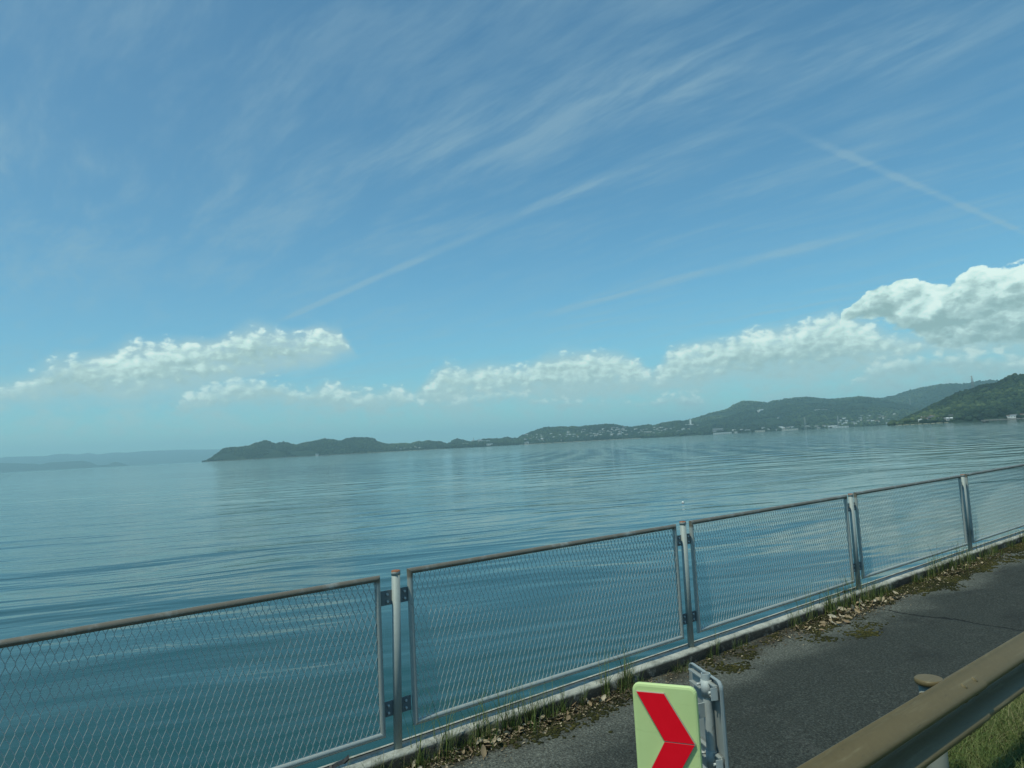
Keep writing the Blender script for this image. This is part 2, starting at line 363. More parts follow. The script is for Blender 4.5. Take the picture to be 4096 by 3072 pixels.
def m_red(t, b):
    p = objc(t); c = t.mix(t.noise(p, 14, 5, 0.7), (0.80, 0.002, 0.012), (0.92, 0.006, 0.022))
    setp(t, b, c, 0.6, 0, 0.15)
    bump(t, b, t.voro(p, 420), 0.2, 0.001)
mat('red_reflector', m_red)
plain('barrier_post', (0.21, 0.22, 0.19), 0.65, 0.0, 0.3, 0.2, 9)
plain('sign_back', (0.33, 0.36, 0.35), 0.5, 0.2, 0.4, 0.12, 12)
plain('plastic_edge', (0.40, 0.38, 0.30), 0.6)
plain('black_plastic', (0.012, 0.012, 0.013), 0.5)
plain('soil', (0.055, 0.048, 0.034), 0.95, 0, 0.1, 0.4, 6)
plain('white_paint', (0.78, 0.79, 0.76), 0.6)
plain('house_white', (0.70, 0.70, 0.66), 0.7, var=0.05, scale=0.2)
plain('house_cream', (0.52, 0.49, 0.41), 0.7, var=0.05, scale=0.2)
plain('house_grey', (0.30, 0.31, 0.31), 0.7, var=0.05, scale=0.2)
plain('roof_grey', (0.17, 0.18, 0.19), 0.6, var=0.1, scale=0.2)
plain('roof_dark', (0.07, 0.072, 0.08), 0.6, var=0.1, scale=0.2)
plain('roof_brown', (0.15, 0.085, 0.06), 0.7, var=0.1, scale=0.2)
plain('roof_pale', (0.56, 0.58, 0.57), 0.6, var=0.05, scale=0.2)
plain('dark_glass', (0.03, 0.035, 0.04), 0.2)
plain('pylon_steel', (0.30, 0.31, 0.31), 0.6, 0.2)
plain('sand', (0.42, 0.38, 0.28), 0.9, 0, 0.2, 0.2, 0.05)
plain('rock', (0.13, 0.125, 0.11), 0.9, 0, 0.2, 0.4, 0.05)
def m_leaf(t, b):
    r = rnd(t); c = t.ramp(r, [(0.0, (0.18, 0.12, 0.07)), (0.4, (0.36, 0.28, 0.17)), (0.75, (0.54, 0.46, 0.31)), (1.0, (0.70, 0.64, 0.50))])
    c = t.mix(t.noise(objc(t), 40, 3, 0.6), c, (0.20, 0.14, 0.08)); setp(t, b, c, 0.75, 0, 0.3)
mat('dry_leaf', m_leaf)
def m_attr(name, stops, rough=0.85, trans=0.0, attr='tone'):
    def f(t, b):
        a = t.new('ShaderNodeAttribute', attribute_name=attr).outputs['Fac']
        setp(t, b, t.ramp(a, stops), rough, 0, 0.2)
    return mat(name, f)
m_attr('leaf_litter', [(0.0, (0.05, 0.035, 0.022)), (0.6, (0.15, 0.11, 0.065)), (1.0, (0.40, 0.33, 0.22))])
m_attr('moss', [(0.0, (0.014, 0.016, 0.006)), (0.5, (0.042, 0.042, 0.011)), (1.0, (0.115, 0.095, 0.028))], 0.95)
m_attr('grass', [(0.0, (0.035, 0.065, 0.014)), (0.45, (0.085, 0.125, 0.028)), (0.75, (0.150, 0.175, 0.055)), (1.0, (0.32, 0.28, 0.14))], 0.6)
m_attr('forest', [(0.15, (0.005, 0.012, 0.009)), (0.42, (0.013, 0.028, 0.015)), (0.65, (0.034, 0.058, 0.025)), (0.9, (0.095, 0.125, 0.050))], 0.9)
def m_hill(t, b):
    p = pos(t); n = t.noise(p, 0.012, 6, 0.7)
    c = t.ramp(n, [(0.3, (0.010, 0.022, 0.014)), (0.55, (0.022, 0.040, 0.020)), (0.75, (0.060, 0.078, 0.040))])
    setp(t, b, c, 0.95, 0, 0.1); bump(t, b, t.noise(p, 0.06, 5, 0.7), 1.0, 9.0)
mat('woodland_floor', m_hill)

# ------------------------------------------------------------------ mesh helpers
class MB:
    def __init__(s): s.v = []; s.f = []; s.mi = []; s.sm = []
    def add(s, vs, fs, mi=0, smooth=False):
        o = len(s.v); s.v += [tuple(map(float, q)) for q in vs]
        s.f += [tuple(o + i for i in f) for f in fs]; s.mi += [mi] * len(fs); s.sm += [smooth] * len(fs); return s
    def box(s, c, ax, ay, az_, mi=0):
        c, ax, ay, az_ = map(np.array, (c, ax, ay, az_))
        vs = [c + i * ax + j * ay + k * az_ for i in (-1, 1) for j in (-1, 1) for k in (-1, 1)]
        fs = [(0, 1, 3, 2), (4, 6, 7, 5), (0, 4, 5, 1), (2, 3, 7, 6), (0, 2, 6, 4), (1, 5, 7, 3)]
        if np.dot(np.cross(ax, ay), az_) < 0: fs = [f[::-1] for f in fs]
        return s.add(vs, fs, mi)
    def bx(s, x0, x1, y0, y1, z0, z1, mi=0):
        return s.box(((x0 + x1) / 2, (y0 + y1) / 2, (z0 + z1) / 2), ((x1 - x0) / 2, 0, 0), (0, (y1 - y0) / 2, 0), (0, 0, (z1 - z0) / 2), mi)
    def rings(s, cs, rs, a, b, n=12, mi=0, caps=True, smooth=True):
        vs = []
        for c, r in zip(cs, rs):
            for k in range(n):
                th = 2 * math.pi * k / n
                vs.append(np.array(c) + r * (math.cos(th) * a + math.sin(th) * b))
        fs = [(i * n + k, i * n + (k + 1) % n, (i + 1) * n + (k + 1) % n, (i + 1) * n + k) for i in range(len(cs) - 1) for k in range(n)]
        s.add(vs, fs, mi, smooth)
        if caps:
            o = len(s.v) - len(vs)
            s.f.append(tuple(o + k for k in range(n))[::-1]); s.f.append(tuple(o + (len(cs) - 1) * n + k for k in range(n)))
            s.mi += [mi] * 2; s.sm += [False] * 2
        return s
    def tube(s, p0, p1, r, n=12, mi=0, r1=None, caps=True):
        p0, p1 = np.array(p0, float), np.array(p1, float); d = p1 - p0; d /= np.linalg.norm(d)
        h = np.array([0, 0, 1.0]) if abs(d[2]) < 0.9 else np.array([0, 1.0, 0])
        a = np.cross(h, d); a /= np.linalg.norm(a); b = np.cross(d, a)
        return s.rings([p0, p1], [r, r if r1 is None else r1], a, b, n, mi, caps)
    def prism(s, poly, o, ax, ay, n, mi=0):             # a flat outline given thickness n
        o, ax, ay, n = map(np.array, (o, ax, ay, n)); k = len(poly)
        vs = [o + p[0] * ax + p[1] * ay for p in poly] + [o + p[0] * ax + p[1] * ay + n for p in poly]
        fs = [tuple(range(k))[::-1], tuple(range(k, 2 * k))] + [(i, (i + 1) % k, k + (i + 1) % k, k + i) for i in range(k)]
        if np.dot(np.cross(ax, ay), n) < 0: fs = [f[::-1] for f in fs]
        ar = sum(poly[i][0] * poly[(i + 1) % k][1] - poly[(i + 1) % k][0] * poly[i][1] for i in range(k))
        if ar < 0: fs = [f[::-1] for f in fs]
        return s.add(vs, fs, mi)
    def mesh(s, name):
        me = bpy.data.meshes.new(name); me.from_pydata(s.v, [], s.f)
        me.polygons.foreach_set('material_index', s.mi); me.polygons.foreach_set('use_smooth', s.sm); me.update(); return me
def np_mesh(name, V, Fq, tone=None, smooth=False):        # Fq: (n, k) array of faces of one size
    me = bpy.data.meshes.new(name); V = np.asarray(V, np.float32); Fq = np.asarray(Fq, np.int32); n, k = Fq.shape
    me.vertices.add(len(V)); me.vertices.foreach_set('co', V.ravel())
    me.loops.add(n * k); me.loops.foreach_set('vertex_index', Fq.ravel())
    me.polygons.add(n); me.polygons.foreach_set('loop_start', np.arange(0, n * k, k, dtype=np.int32))
    me.polygons.foreach_set('use_smooth', np.full(n, smooth))
    if tone is not None:
        a = me.attributes.new('tone', 'FLOAT', 'POINT'); a.data.foreach_set('value', np.asarray(tone, np.float32))
    me.update(calc_edges=True); return me
def obj(name, me, mats=(), parent=None, loc=None, rot=None):
    if isinstance(me, MB): me = me.mesh(name)
    o = bpy.data.objects.new(name, me); COL.objects.link(o)
    if me and not me.materials:
        for q in ([mats] if isinstance(mats, str) else mats): me.materials.append(MATS[q])
    if parent: o.parent = parent
    if loc is not None: o.location = loc
    if rot is not None: o.rotation_euler = rot
    return o
def tag(o, label=None, cat=None, group=None, kind=None):
    for k, q in (('label', label), ('category', cat), ('group', group), ('kind', kind)):
        if q: o[k] = q
    return o
def thing(name, label, cat, loc=(0, 0, 0), group=None):
    return tag(obj(name, None, loc=loc), label, cat, group)
def vnoise(x, y, seed=0, octs=5, gain=0.5):               # value noise in numpy, about -1 .. 1
    r = np.random.default_rng(seed); out = np.zeros_like(x); amp, tot = 1.0, 0.0
    for o in range(octs):
        T = r.uniform(-1, 1, (64, 64)); X, Y = x * 2 ** o + 13.7 * o, y * 2 ** o + 5.1 * o
        i, j = np.floor(X).astype(int), np.floor(Y).astype(int); fx, fy = X - i, Y - j
        fx, fy = fx * fx * (3 - 2 * fx), fy * fy * (3 - 2 * fy); g = lambda a, c: T[a % 64, c % 64]
        out += amp * ((g(i, j) * (1 - fx) + g(i + 1, j) * fx) * (1 - fy) + (g(i, j + 1) * (1 - fx) + g(i + 1, j + 1) * fx) * fy)
        tot += amp; amp *= gain
    return out / tot

# ------------------------------------------------------------------ ground, path, kerb, wall, water
ZP, ZK, ZW = 0.03, 0.15, -1.5                             # path, kerb top, water
YF = 4.53                                                 # line of the fence
tag(obj('water', MB().add([(-24000, -24000, ZW), (24000, -24000, ZW), (24000, 24000, ZW), (-24000, 24000, ZW)], [(0, 1, 2, 3)]), 'water'), kind='structure')
tag(obj('embankment', MB().bx(-260, 420, -40, 4.36, -3.0, -0.02), 'soil'), kind='structure')
# gently uneven path
gx, gy = np.meshgrid(np.concatenate([np.linspace(-250, -4, 60), np.linspace(-3.9, 24, 400), np.linspace(25, 410, 80)]), np.linspace(2.12, 4.47, 60), indexing='ij')
gz = ZP + 0.010 * vnoise(gx * 0.9, gy * 0.9, 3) + 0.05 * np.clip((gy - 4.15) / 0.3, 0, 1) * (0.35 + 0.4 * vnoise(gx * 0.7, gy, 9))
nx, ny = gx.shape
idx = np.arange(nx * ny).reshape(nx, ny)
quads = np.stack([idx[:-1, :-1], idx[1:, :-1], idx[1:, 1:], idx[:-1, 1:]], -1).reshape(-1, 4)
tag(obj('path', np_mesh('path', np.stack([gx, gy, gz], -1).reshape(-1, 3), quads, smooth=True), 'asphalt'), kind='structure')
def path_z(x, y):
    x, y = np.atleast_1d(np.float64(x)), np.atleast_1d(np.float64(y))
    return ZP + 0.010 * vnoise(x * 0.9, y * 0.9, 3) + 0.05 * np.clip((y - 4.15) / 0.3, 0, 1) * (0.35 + 0.4 * vnoise(x * 0.7, y, 9))
tag(obj('road', MB().add([(-260, -7, 0.0), (420, -7, 0.0), (420, 0.9, 0.0), (-260, 0.9, 0.0)], [(0, 1, 2, 3)]), 'asphalt'), kind='structure')
tag(obj('road_marking', MB().add([(-260, 0.55, 0.004), (420, 0.55, 0.004), (420, 0.70, 0.004), (-260, 0.70, 0.004)], [(0, 1, 2, 3)]), 'white_paint'), kind='structure')
tag(obj('verge', MB().add([(-260, 0.9, -0.005), (420, 0.9, -0.005), (420, 2.14, 0.012), (-260, 2.14, 0.012)], [(0, 1, 2, 3)]), 'soil'), kind='structure')
# kerb with worn arris
prof = [(4.435, -0.1), (4.432, 0.06), (4.437, 0.118), (4.447, 0.139), (4.465, ZK), (4.50, ZK + 0.003), (4.55, ZK + 0.002), (4.570, ZK - 0.003), (4.578, 0.132), (4.58, 0.0), (4.58, -0.6)]
xs = np.concatenate([np.linspace(-250, -4, 50), np.linspace(-3.95, 20, 700), np.linspace(20.5, 410, 100)])
V = []
for i, (py, pz) in enumerate(prof):
    w = 1.0 if 1 <= i <= 8 else 0.2
    V.append(np.stack([xs, py + w * (0.010 * vnoise(xs * 2.3, xs * 0 + i * 0.35, 21) + 0.004 * vnoise(xs * 14, xs * 0 + i, 22)), pz + w * (0.007 * vnoise(xs * 3.1, xs * 0 + i * 0.3, 23) + 0.004 * vnoise(xs * 17, xs * 0 + i, 24))], -1))
V = np.stack(V, 1); nx, ny = V.shape[:2]; idx = np.arange(nx * ny).reshape(nx, ny)
tag(obj('kerb', np_mesh('kerb', V.reshape(-1, 3), np.stack([idx[:-1, :-1], idx[1:, :-1], idx[1:, 1:], idx[:-1, 1:]], -1).reshape(-1, 4), smooth=True), 'concrete'), kind='structure')
sw = thing('seawall', 'dark concrete sea wall below the kerb with thin pale edge', 'wall', (0, 4.9, ZW))
def loc_mesh(mb, o): mb.v = [(q[0] - o[0], q[1] - o[1], q[2] - o[2]) for q in mb.v]; return mb
obj('ledge', loc_mesh(MB().bx(-250, 410, 4.585, 4.725, -2.6, 0.095), (0, 4.9, ZW)), 'wet_concrete', sw)
obj('coping_edge', loc_mesh(MB().bx(-250, 410, 4.727, 4.75, -2.6, 0.101), (0, 4.9, ZW)), 'concrete', sw)

# ------------------------------------------------------------------ fence: round posts, tube frames, expanded metal
fence = thing('mesh_fence', 'grey steel fence of expanded metal panels along the kerb above the water', 'fence', (0, YF, ZK))
FO = np.array((0, YF, ZK))
post_px = [((1592, 2996), (1583, 2288)), ((2765, 2589), (2731, 2092)), ((3436, 2363), (3402, 1984))]
posts = []                                                # base x, top x
for b_, t_ in post_px: posts.append((aty(*b_, YF)[0], aty(*t_, YF)[0]))
sp = (posts[2][0] - posts[0][0]) / 2
posts = [(posts[0][0] - 2 * sp,) * 2, (posts[0][0] - sp,) * 2] + posts + [(posts[2][0] + sp * (k + 1) + 0.32 * (k + 1), ) * 2 for k in range(9)]
ZT = 1.325
bolt_me = None
def hexbolt(mb, c, ax, r=0.009, l=0.012, n=6):
    c, ax = np.array(c, float), np.array(ax, float); return mb.tube(c, c + ax * l, r, n)
frame_r = 0.021
for i, (xb, xt) in enumerate(posts):
    lean = xt - xb; top = ZT + (0.004 if i < 4 else -0.008)
    mb = MB().tube((xb, 0, -0.02), (xt, 0, top - ZK), 0.030, 20)
    po = obj('post', mb, 'painted_post', fence)
    cap = MB().rings([(xt, 0, top - ZK - 0.022), (xt, 0, top - ZK + 0.004), (xt, 0, top - ZK + 0.010)], [0.0325, 0.0325, 0.028], np.array((1.0, 0, 0)), np.array((0, 1.0, 0)), 20)
    obj('cap', cap, 'rusty_cap', po)
    for sgn in (-1, 1):
        for zb in (1.16, 0.42):
            f = (zb - ZK) / (top - ZK); xc = xb + lean * f + sgn * 0.068
            br = obj('bracket', MB().bx(xc - 0.044, xc + 0.044, 0.008, 0.014, zb - ZK - 0.05, zb - ZK + 0.05), 'bracket_steel', fence)
            for dz in (-0.024, 0.024):
                obj('bolt', hexbolt(MB(), (xc + 0.002, 0.008, zb - ZK + dz), (0, -1, 0)), 'bolt_zinc', br)
# a mesh sheet: hexagon-like cells, thin ribbon strands standing edge-on to the road
PW, PH, BOND, RW, RT = 0.0425, 0.114, 0.014, 0.0105, 0.0032
def sheet(x0, x1, z0, z1, psi, phi, e0=0.0, e1=0.0):
    w = np.array([math.sin(psi), math.cos(psi) * math.cos(phi), -math.sin(phi)]) * RW / 2
    segs = []
    nxn = int((x1 - x0) / (PW / 2)) + 2; nzn = int((z1 - z0) / (PH / 2)) + 2
    for r in range(nzn):
        zc = z0 + r * PH / 2
        for c in range(nxn):
            if (r + c) % 2: continue
            x = x0 + c * PW / 2
            segs.append((x, zc - BOND / 2, x, zc + BOND / 2))
            for s in (-1, 1): segs.append((x, zc + BOND / 2, x + s * PW / 2, zc + PH / 2 - BOND / 2))
    S = []
    for a, b, c, d in segs:                                # clip to the frame
        t0, t1 = 0.0, 1.0
        for p, q, lo, hi in ((a, c - a, x0, x1), (b, d - b, z0, z1)):
            if abs(q) < 1e-9:
                if p < lo or p > hi: t1 = -1
                continue
            u, v = (lo - p) / q, (hi - p) / q
            t0, t1 = max(t0, min(u, v)), min(t1, max(u, v))
        if t1 > t0 + 0.02: S.append((a + (c - a) * t0, b + (d - b) * t0, a + (c - a) * t1, b + (d - b) * t1))
    S = np.array(S); P0 = np.stack([S[:, 0], 0 * S[:, 0], S[:, 1]], -1); P1 = np.stack([S[:, 2], 0 * S[:, 0], S[:, 3]], -1)
    sag = lambda p: p + np.stack([0 * p[:, 0], 0.004 * np.sin(p[:, 0] * 2.1) + 0.003 * np.sin(p[:, 2] * 5), e0 + (e1 - e0) * (p[:, 0] - x0) / (x1 - x0)], -1)
    P0, P1 = sag(P0), sag(P1)
    d = P1 - P0; d /= np.linalg.norm(d, axis=1, keepdims=True)
    ww = np.broadcast_to(w, d.shape); n = np.cross(d, ww); n /= np.linalg.norm(n, axis=1, keepdims=True); n *= RT / 2
    V = np.stack([P0 - ww - n, P0 + ww - n, P0 + ww + n, P0 - ww + n, P1 - ww - n, P1 + ww - n, P1 + ww + n, P1 - ww + n], 1)
    f = np.array([(0, 1, 5, 4), (1, 2, 6, 5), (2, 3, 7, 6), (3, 0, 4, 7)])
    Fq = (np.arange(len(V))[:, None, None] * 8 + f[None]).reshape(-1, 4)
    return np_mesh('mesh_sheet', V.reshape(-1, 3), Fq)
# where along each panel the strands turn their lit side to us (pixel of the turn in the photograph)
turn = {1: (600, 2860), 2: (1950, 2610), 3: (2950, 2240), 4: (3600, 2075)}
for i in range(len(posts) - 1):
    xa, xb = posts[i], posts[i + 1]
    la, lb = sum(xa) / 2 + 0.128, sum(xb) / 2 - 0.128
    zt, zb = ZT + 0.004 - ZK, 0.272 - ZK
    fr = MB()
    e0, e1 = {1: (0.0, -0.006), 2: (0.009, -0.004), 3: (0.004, -0.005), 4: (0.006, -0.004)}.get(i, (0.0, 0.0))   # each panel hangs a little out of level
    c0, c1, c2, c3 = (la, 0, zb + e0), (lb, 0, zb + e1), (lb, 0, zt - frame_r + e1), (la, 0, zt - frame_r + e0)
    n = 14
    def mitre(p, q, dp, dq):                               # tube between two corners cut on the diagonal
        p, q = np.array(p, float), np.array(q, float); d = (q - p) / np.linalg.norm(q - p)
        a = np.array((0, 1.0, 0)); b = np.cross(d, a); vs = []
        for c, sg in ((p, dp), (q, dq)):
            for k in range(n):
                th = 2 * math.pi * k / n; off = frame_r * math.sin(th)
                vs.append(c + frame_r * math.cos(th) * a + off * b + d * sg * off)
        fr.add(vs, [(k, n + k, n + (k + 1) % n, (k + 1) % n) for k in range(n)], 0, True)
    cs = [c0, c1, c2, c3]
    for k in range(4): mitre(cs[k], cs[(k + 1) % 4], 1, -1)
    po = obj('panel_frame', fr, 'rail_steel', fence)
    phi = math.radians(15)
    key = turn.get(i, turn[4])
    pt = aty(*key, YF); v = np.array([0, 0, ZC]) - pt
    if i > 4: pt = np.array([sum(xa) / 2 + 1.0, YF, 1.0]); v = np.array([0, 0, ZC]) - pt
    dd = np.array([PW / 2, 0, PH / 2 - BOND]); dd /= np.linalg.norm(dd); cr = np.cross(v, dd)
    # w . (v x d) = 0  ->  sin(psi) cx + cos(psi) cos(phi) cy = sin(phi) cz
    A, B_, C_ = cr[0], cr[1] * math.cos(phi), cr[2] * math.sin(phi)
    R = math.hypot(A, B_); ps = math.asin(max(-1, min(1, C_ / R))) - math.atan2(B_, A)
    cand = [ps, math.pi - math.asin(max(-1, min(1, C_ / R))) - math.atan2(B_, A)]
    ps = min(cand, key=lambda q: abs((q + math.pi) % (2 * math.pi) - math.pi)); ps = (ps + math.pi) % (2 * math.pi) - math.pi
    print('panel', i, 'psi', round(math.degrees(ps), 1))
    obj('mesh_sheet', sheet(la + 0.012, lb - 0.012, zb + 0.012, zt - frame_r - 0.012, ps, phi, e0, e1), 'mesh_steel', po)

# ------------------------------------------------------------------ guard rail
GX, GY, GZ = 4.41, 1.90, 0.0
gr = thing('guard_rail', 'beige painted steel crash barrier with rolled wave beam beside the grass', 'guard rail', (GX, GY, GZ))
def beam(x0, x1, yoff):
    n, zt, h = 30, 0.752, 0.345; pr = []
    for k in range(n + 1):
        q = k / n; d = 0.092 * ((1 - math.cos(4 * math.pi * q)) / 2) ** 0.8
        pr.append((1.776 - d - yoff, zt - q * h))
    back = [(y + 0.004, z) for y, z in pr[::-1]]
    lp = pr + back; k = len(lp); mb = MB()
    vs = [(x - GX, y - GY, z) for x in (x0, x1) for y, z in lp]
    mb.add(vs, [(i, (i + 1) % k, k + (i + 1) % k, k + i) for i in range(k)], 0, True)
    mb.add([(x1 - GX, y - GY, z) for y, z in lp], [tuple(range(k))], 0)
    mb.add([(x0 - GX, y - GY, z) for y, z in lp], [tuple(range(k))[::-1]], 0)
    return mb
XS = 4.62                                                 # splice
for x0, x1, yo in ((XS - 8.0, XS, 0.0075), (XS - 0.32, XS + 4.0, 0.0), (XS + 3.72, XS + 8.0, -0.0075), (XS + 7.68, XS + 12.0, -0.015), (XS + 11.68, XS + 36.0, -0.0225)):
    bo = obj('beam', beam(x0, x1, yo), 'beige_paint', gr)
    if yo > 0:
        for dx, q in ((0.07, 0.13), (0.22, 0.13), (0.07, 0.37), (0.22, 0.37), (0.07, 0.87), (0.22, 0.87)):
            x = XS - dx; d = 0.092 * ((1 - math.cos(4 * math.pi * q)) / 2) ** 0.8
            e = 1e-3; d2 = 0.092 * ((1 - math.cos(4 * math.pi * (q + e))) / 2) ** 0.8
            nrm = np.array((0, -0.345 * e, d2 - d)); nrm /= np.linalg.norm(nrm)
            c = np.array((x - GX, 1.776 - d - yo - GY, 0.752 - 0.345 * q))
            tx = np.array((1.0, 0, 0)); ty = np.cross(nrm, tx)
            mb = MB().rings([c - nrm * 0.006, c + nrm * 0.001, c + nrm * 0.004, c + nrm * 0.006], [0.018, 0.0175, 0.013, 0.005], tx, ty, 14)
            obj('bolt', mb, 'beige_paint', bo)
for px in [GX + 4 * k for k in range(-1, 9)]:
    x = px - GX
    po = obj('post', MB().tube((x, 0, -0.3), (x, 0, 0.682), 0.057, 24), 'barrier_post', gr)
    obj('cap', MB().rings([(x, 0, 0.676), (x, 0, 0.684), (x, 0, 0.702), (x, 0, 0.708)], [0.070, 0.0755, 0.0755, 0.069], np.array((1.0, 0, 0)), np.array((0, 1.0, 0)), 32), 'beige_paint', po)
    obj('spacer', MB().bx(x - 0.035, x + 0.035, -0.122, -0.054, 0.49, 0.66), 'galvanised', po)
    obj('bolt', MB().tube((x - 0.075, 0.02, 0.625), (x - 0.05, 0.015, 0.625), 0.013, 6).tube((x - 0.085, 0.02, 0.625), (x - 0.075, 0.02, 0.625), 0.007, 8), 'beige_paint', po)

# ------------------------------------------------------------------ chevron board: two plates back to back on one pipe
pipe = np.array([2.255, 1.796, 0.0])
sg = thing('chevron_sign', 'roadside bend marker, red chevron on pale green plate with second plate behind', 'road sign', tuple(pipe))
def rounded(w, h, r, n=5):
    out = []
    for cx, cy_, a0 in ((w - r, r, -90), (w - r, h - r, 0), (r, h - r, 90), (r, r, 180)):
        for k in range(n + 1):
            a = math.radians(a0 + 90 * k / n); out.append((cx + r * math.cos(a), cy_ + r * math.sin(a)))
    return out
Zv = np.array((0, 0, 1.0))
def rim_plate(w, h, r, o, ax, n, name, mface, mback, parent, lab, rim_faces=3):
    # a pressed plate: flat face with a rolled rim that turns back
    mb = MB(); lv = [(0.010, 0.0), (0.003, -0.002), (0.0, -0.007), (0.0, -0.016), (0.003, -0.017), (0.006, -0.009), (0.012, -0.006)]
    rings = []
    for ins, dz in lv:
        pl = rounded(w - 2 * ins, h - 2 * ins, max(0.004, r - ins))
        rings.append([np.array(o) + (p[0] + ins) * ax + (p[1] + ins) * Zv + dz * n for p in pl])
    k = len(rings[0]); vs = [q for rg in rings for q in rg]; fs = []
    for i in range(len(rings) - 1):
        for j in range(k): fs.append((i * k + j, (i + 1) * k + j, (i + 1) * k + (j + 1) % k, i * k + (j + 1) % k))
    flip = np.dot(np.cross(ax, Zv), n) < 0
    mb.add(vs, [f[::-1] for f in fs] if flip else fs, 0, False)
    mb.mi = [0 if q < rim_faces * k else 1 for q in range(len(fs))]
    mb.add(rings[0], [tuple(range(k))[::-1] if flip else tuple(range(k))], 0)
    mb.add(rings[-1], [tuple(range(k)) if flip else tuple(range(k))[::-1]], 1)
    return tag(obj(name, mb, (mface, mback), parent), lab)
HP = 0.388
def plate_frame(pa, pb, z):
    a, b = atz(*pa, z), atz(*pb, z); ax = b - a; w = np.linalg.norm(ax); ax /= w; return a, ax, w
# front plate, facing the traffic coming up behind us
a, ax, wd = plate_frame((2526, 2730), (2784, 2752), 1.27)
nf = np.cross(ax, Zv); nf = nf if np.dot(nf, np.array([0, 0, ZC]) - a) > 0 else -nf
o_front = a - np.array((0, 0, HP)) - pipe
pl = rim_plate(wd, HP, 0.028, o_front, ax, nf, 'plate', 'sign_face', 'sign_back', sg, 'pale yellow-green plate with red chevron')
cv_, ct, cm = [], HP - 0.026, HP / 2
up_arm = [(0.068 * wd, ct), (0.51 * wd, ct), (0.94 * wd, cm), (0.47 * wd, cm)]
lo_arm = [(p[0], HP - p[1]) for p in up_arm]
for arm in (up_arm, lo_arm):
    ar = [(p[0], p[1] + (0.0006 if p[1] == cm and arm is up_arm else -0.0006 if p[1] == cm else 0)) for p in arm]
    body = obj('chevron_arm', MB().prism(ar, o_front + nf * 0.0005, ax, Zv, nf * 0.0085), 'plastic_edge', pl)
    cx = sum(p[0] for p in ar) / 4; cz = sum(p[1] for p in ar) / 4
    ins = [(cx + (p[0] - cx) * 0.965, cz + (p[1] - cz) * 0.982) for p in ar]
    tag(obj('reflector', MB().prism(ins, o_front + nf * 0.0092, ax, Zv, nf * 0.0015), 'red_reflector', pl), 'red reflective face of the chevron')
# back plate, facing the other way: we see its rear
a2, ax2, wd2 = plate_frame((2768, 2642), (2894, 2727), 1.28)
nb = np.cross(ax2, Zv); nb = -nb if np.dot(nb, np.array([0, 0, ZC]) - a2) > 0 else nb      # face normal, away from us
o_back = a2 - np.array((0, 0, HP)) - pipe
pb = rim_plate(wd2, HP, 0.028, o_back, ax2, nb, 'plate', 'sign_face', 'sign_back', sg, 'second plate seen from its grey back', 0)
# shift of the pipe so that it stands just behind the back plate
PT = 1.288
pc = atz(2822, 2692, PT) - pipe; pc[2] = 0
mp = MB(); mp.tube((pc[0], pc[1], -0.15), (pc[0], pc[1], PT), 0.0170, 20, caps=False)
mp.tube((pc[0], pc[1], PT), (pc[0], pc[1], 1.0), 0.0145, 20, caps=False)
n_ = 20; ringo = [np.array((pc[0] + r * math.cos(2 * math.pi * k / n_), pc[1] + r * math.sin(2 * math.pi * k / n_), PT)) for r in (0.0170, 0.0145) for k in range(n_)]
mp.add(ringo, [(k, (k + 1) % n_, n_ + (k + 1) % n_, n_ + k) for k in range(n_)])
obj('pipe', mp, 'galvanised', sg)
for zc in (1.235, 0.985):
    # channel riveted across the back plate
    base = o_back + ax2 * wd2 * 0.5; base[2] = zc
    obj('channel', MB().box(base - nb * 0.011, ax2 * wd2 * 0.41, nb * 0.002, Zv * 0.024).box(base - nb * 0.020 + Zv * 0.022, ax2 * wd2 * 0.41, nb * 0.009, Zv * 0.002).box(base - nb * 0.020 - Zv * 0.022, ax2 * wd2 * 0.41, nb * 0.009, Zv * 0.002), 'sign_back', pb)
    cl = MB(); cc = np.array((pc[0], pc[1], zc))
    cl.tube(cc - Zv * 0.030, cc + Zv * 0.030, 0.0205, 24)
    cl.box(cc + ax2 * 0.044 + nb * 0.008, ax2 * 0.026, nb * 0.0015, Zv * 0.022)
    cl.box(cc + ax2 * 0.070 - nb * 0.004, ax2 * 0.0015, nb * 0.013, Zv * 0.022)
    cl.box(cc - ax2 * 0.040 + nb * 0.008, ax2 * 0.022, nb * 0.0015, Zv * 0.022)
    clo = obj('clamp', cl, 'galvanised', sg)
    for sx in (0.052, -0.048):
        q = cc + ax2 * sx + nb * 0.008
        obj('bolt', MB().tube(q, q - nb * 0.010, 0.0085, 6).tube(q - nb * 0.010, q - nb * 0.026, 0.005, 8), 'bolt_zinc', clo)
    # arm out to the front plate
    fc = o_front + ax * wd * 0.72 - nf * 0.018; fc[2] = zc - 0.075
    s0 = np.array((pc[0], pc[1], zc - 0.075)); dv = fc - s0; ln = np.linalg.norm(dv); dv /= ln; sd_ = np.cross(dv, Zv)
    arm = obj('arm', MB().box((s0 + fc) / 2, dv * ln / 2, sd_ * 0.002, Zv * 0.026), 'galvanised', sg)
    for k in (0.45, 0.75):
        q = s0 + dv * ln * k
        obj('bolt', MB().tube(q - sd_ * 0.014, q + sd_ * 0.014, 0.007, 8), 'bolt_zinc', arm)
    obj('channel', MB().box(o_front + ax * wd * 0.5 - nf * 0.020 + Zv * (zc - 0.075 - o_front[2]), ax * wd * 0.42, nf * 0.003, Zv * 0.022), 'sign_back', pl)

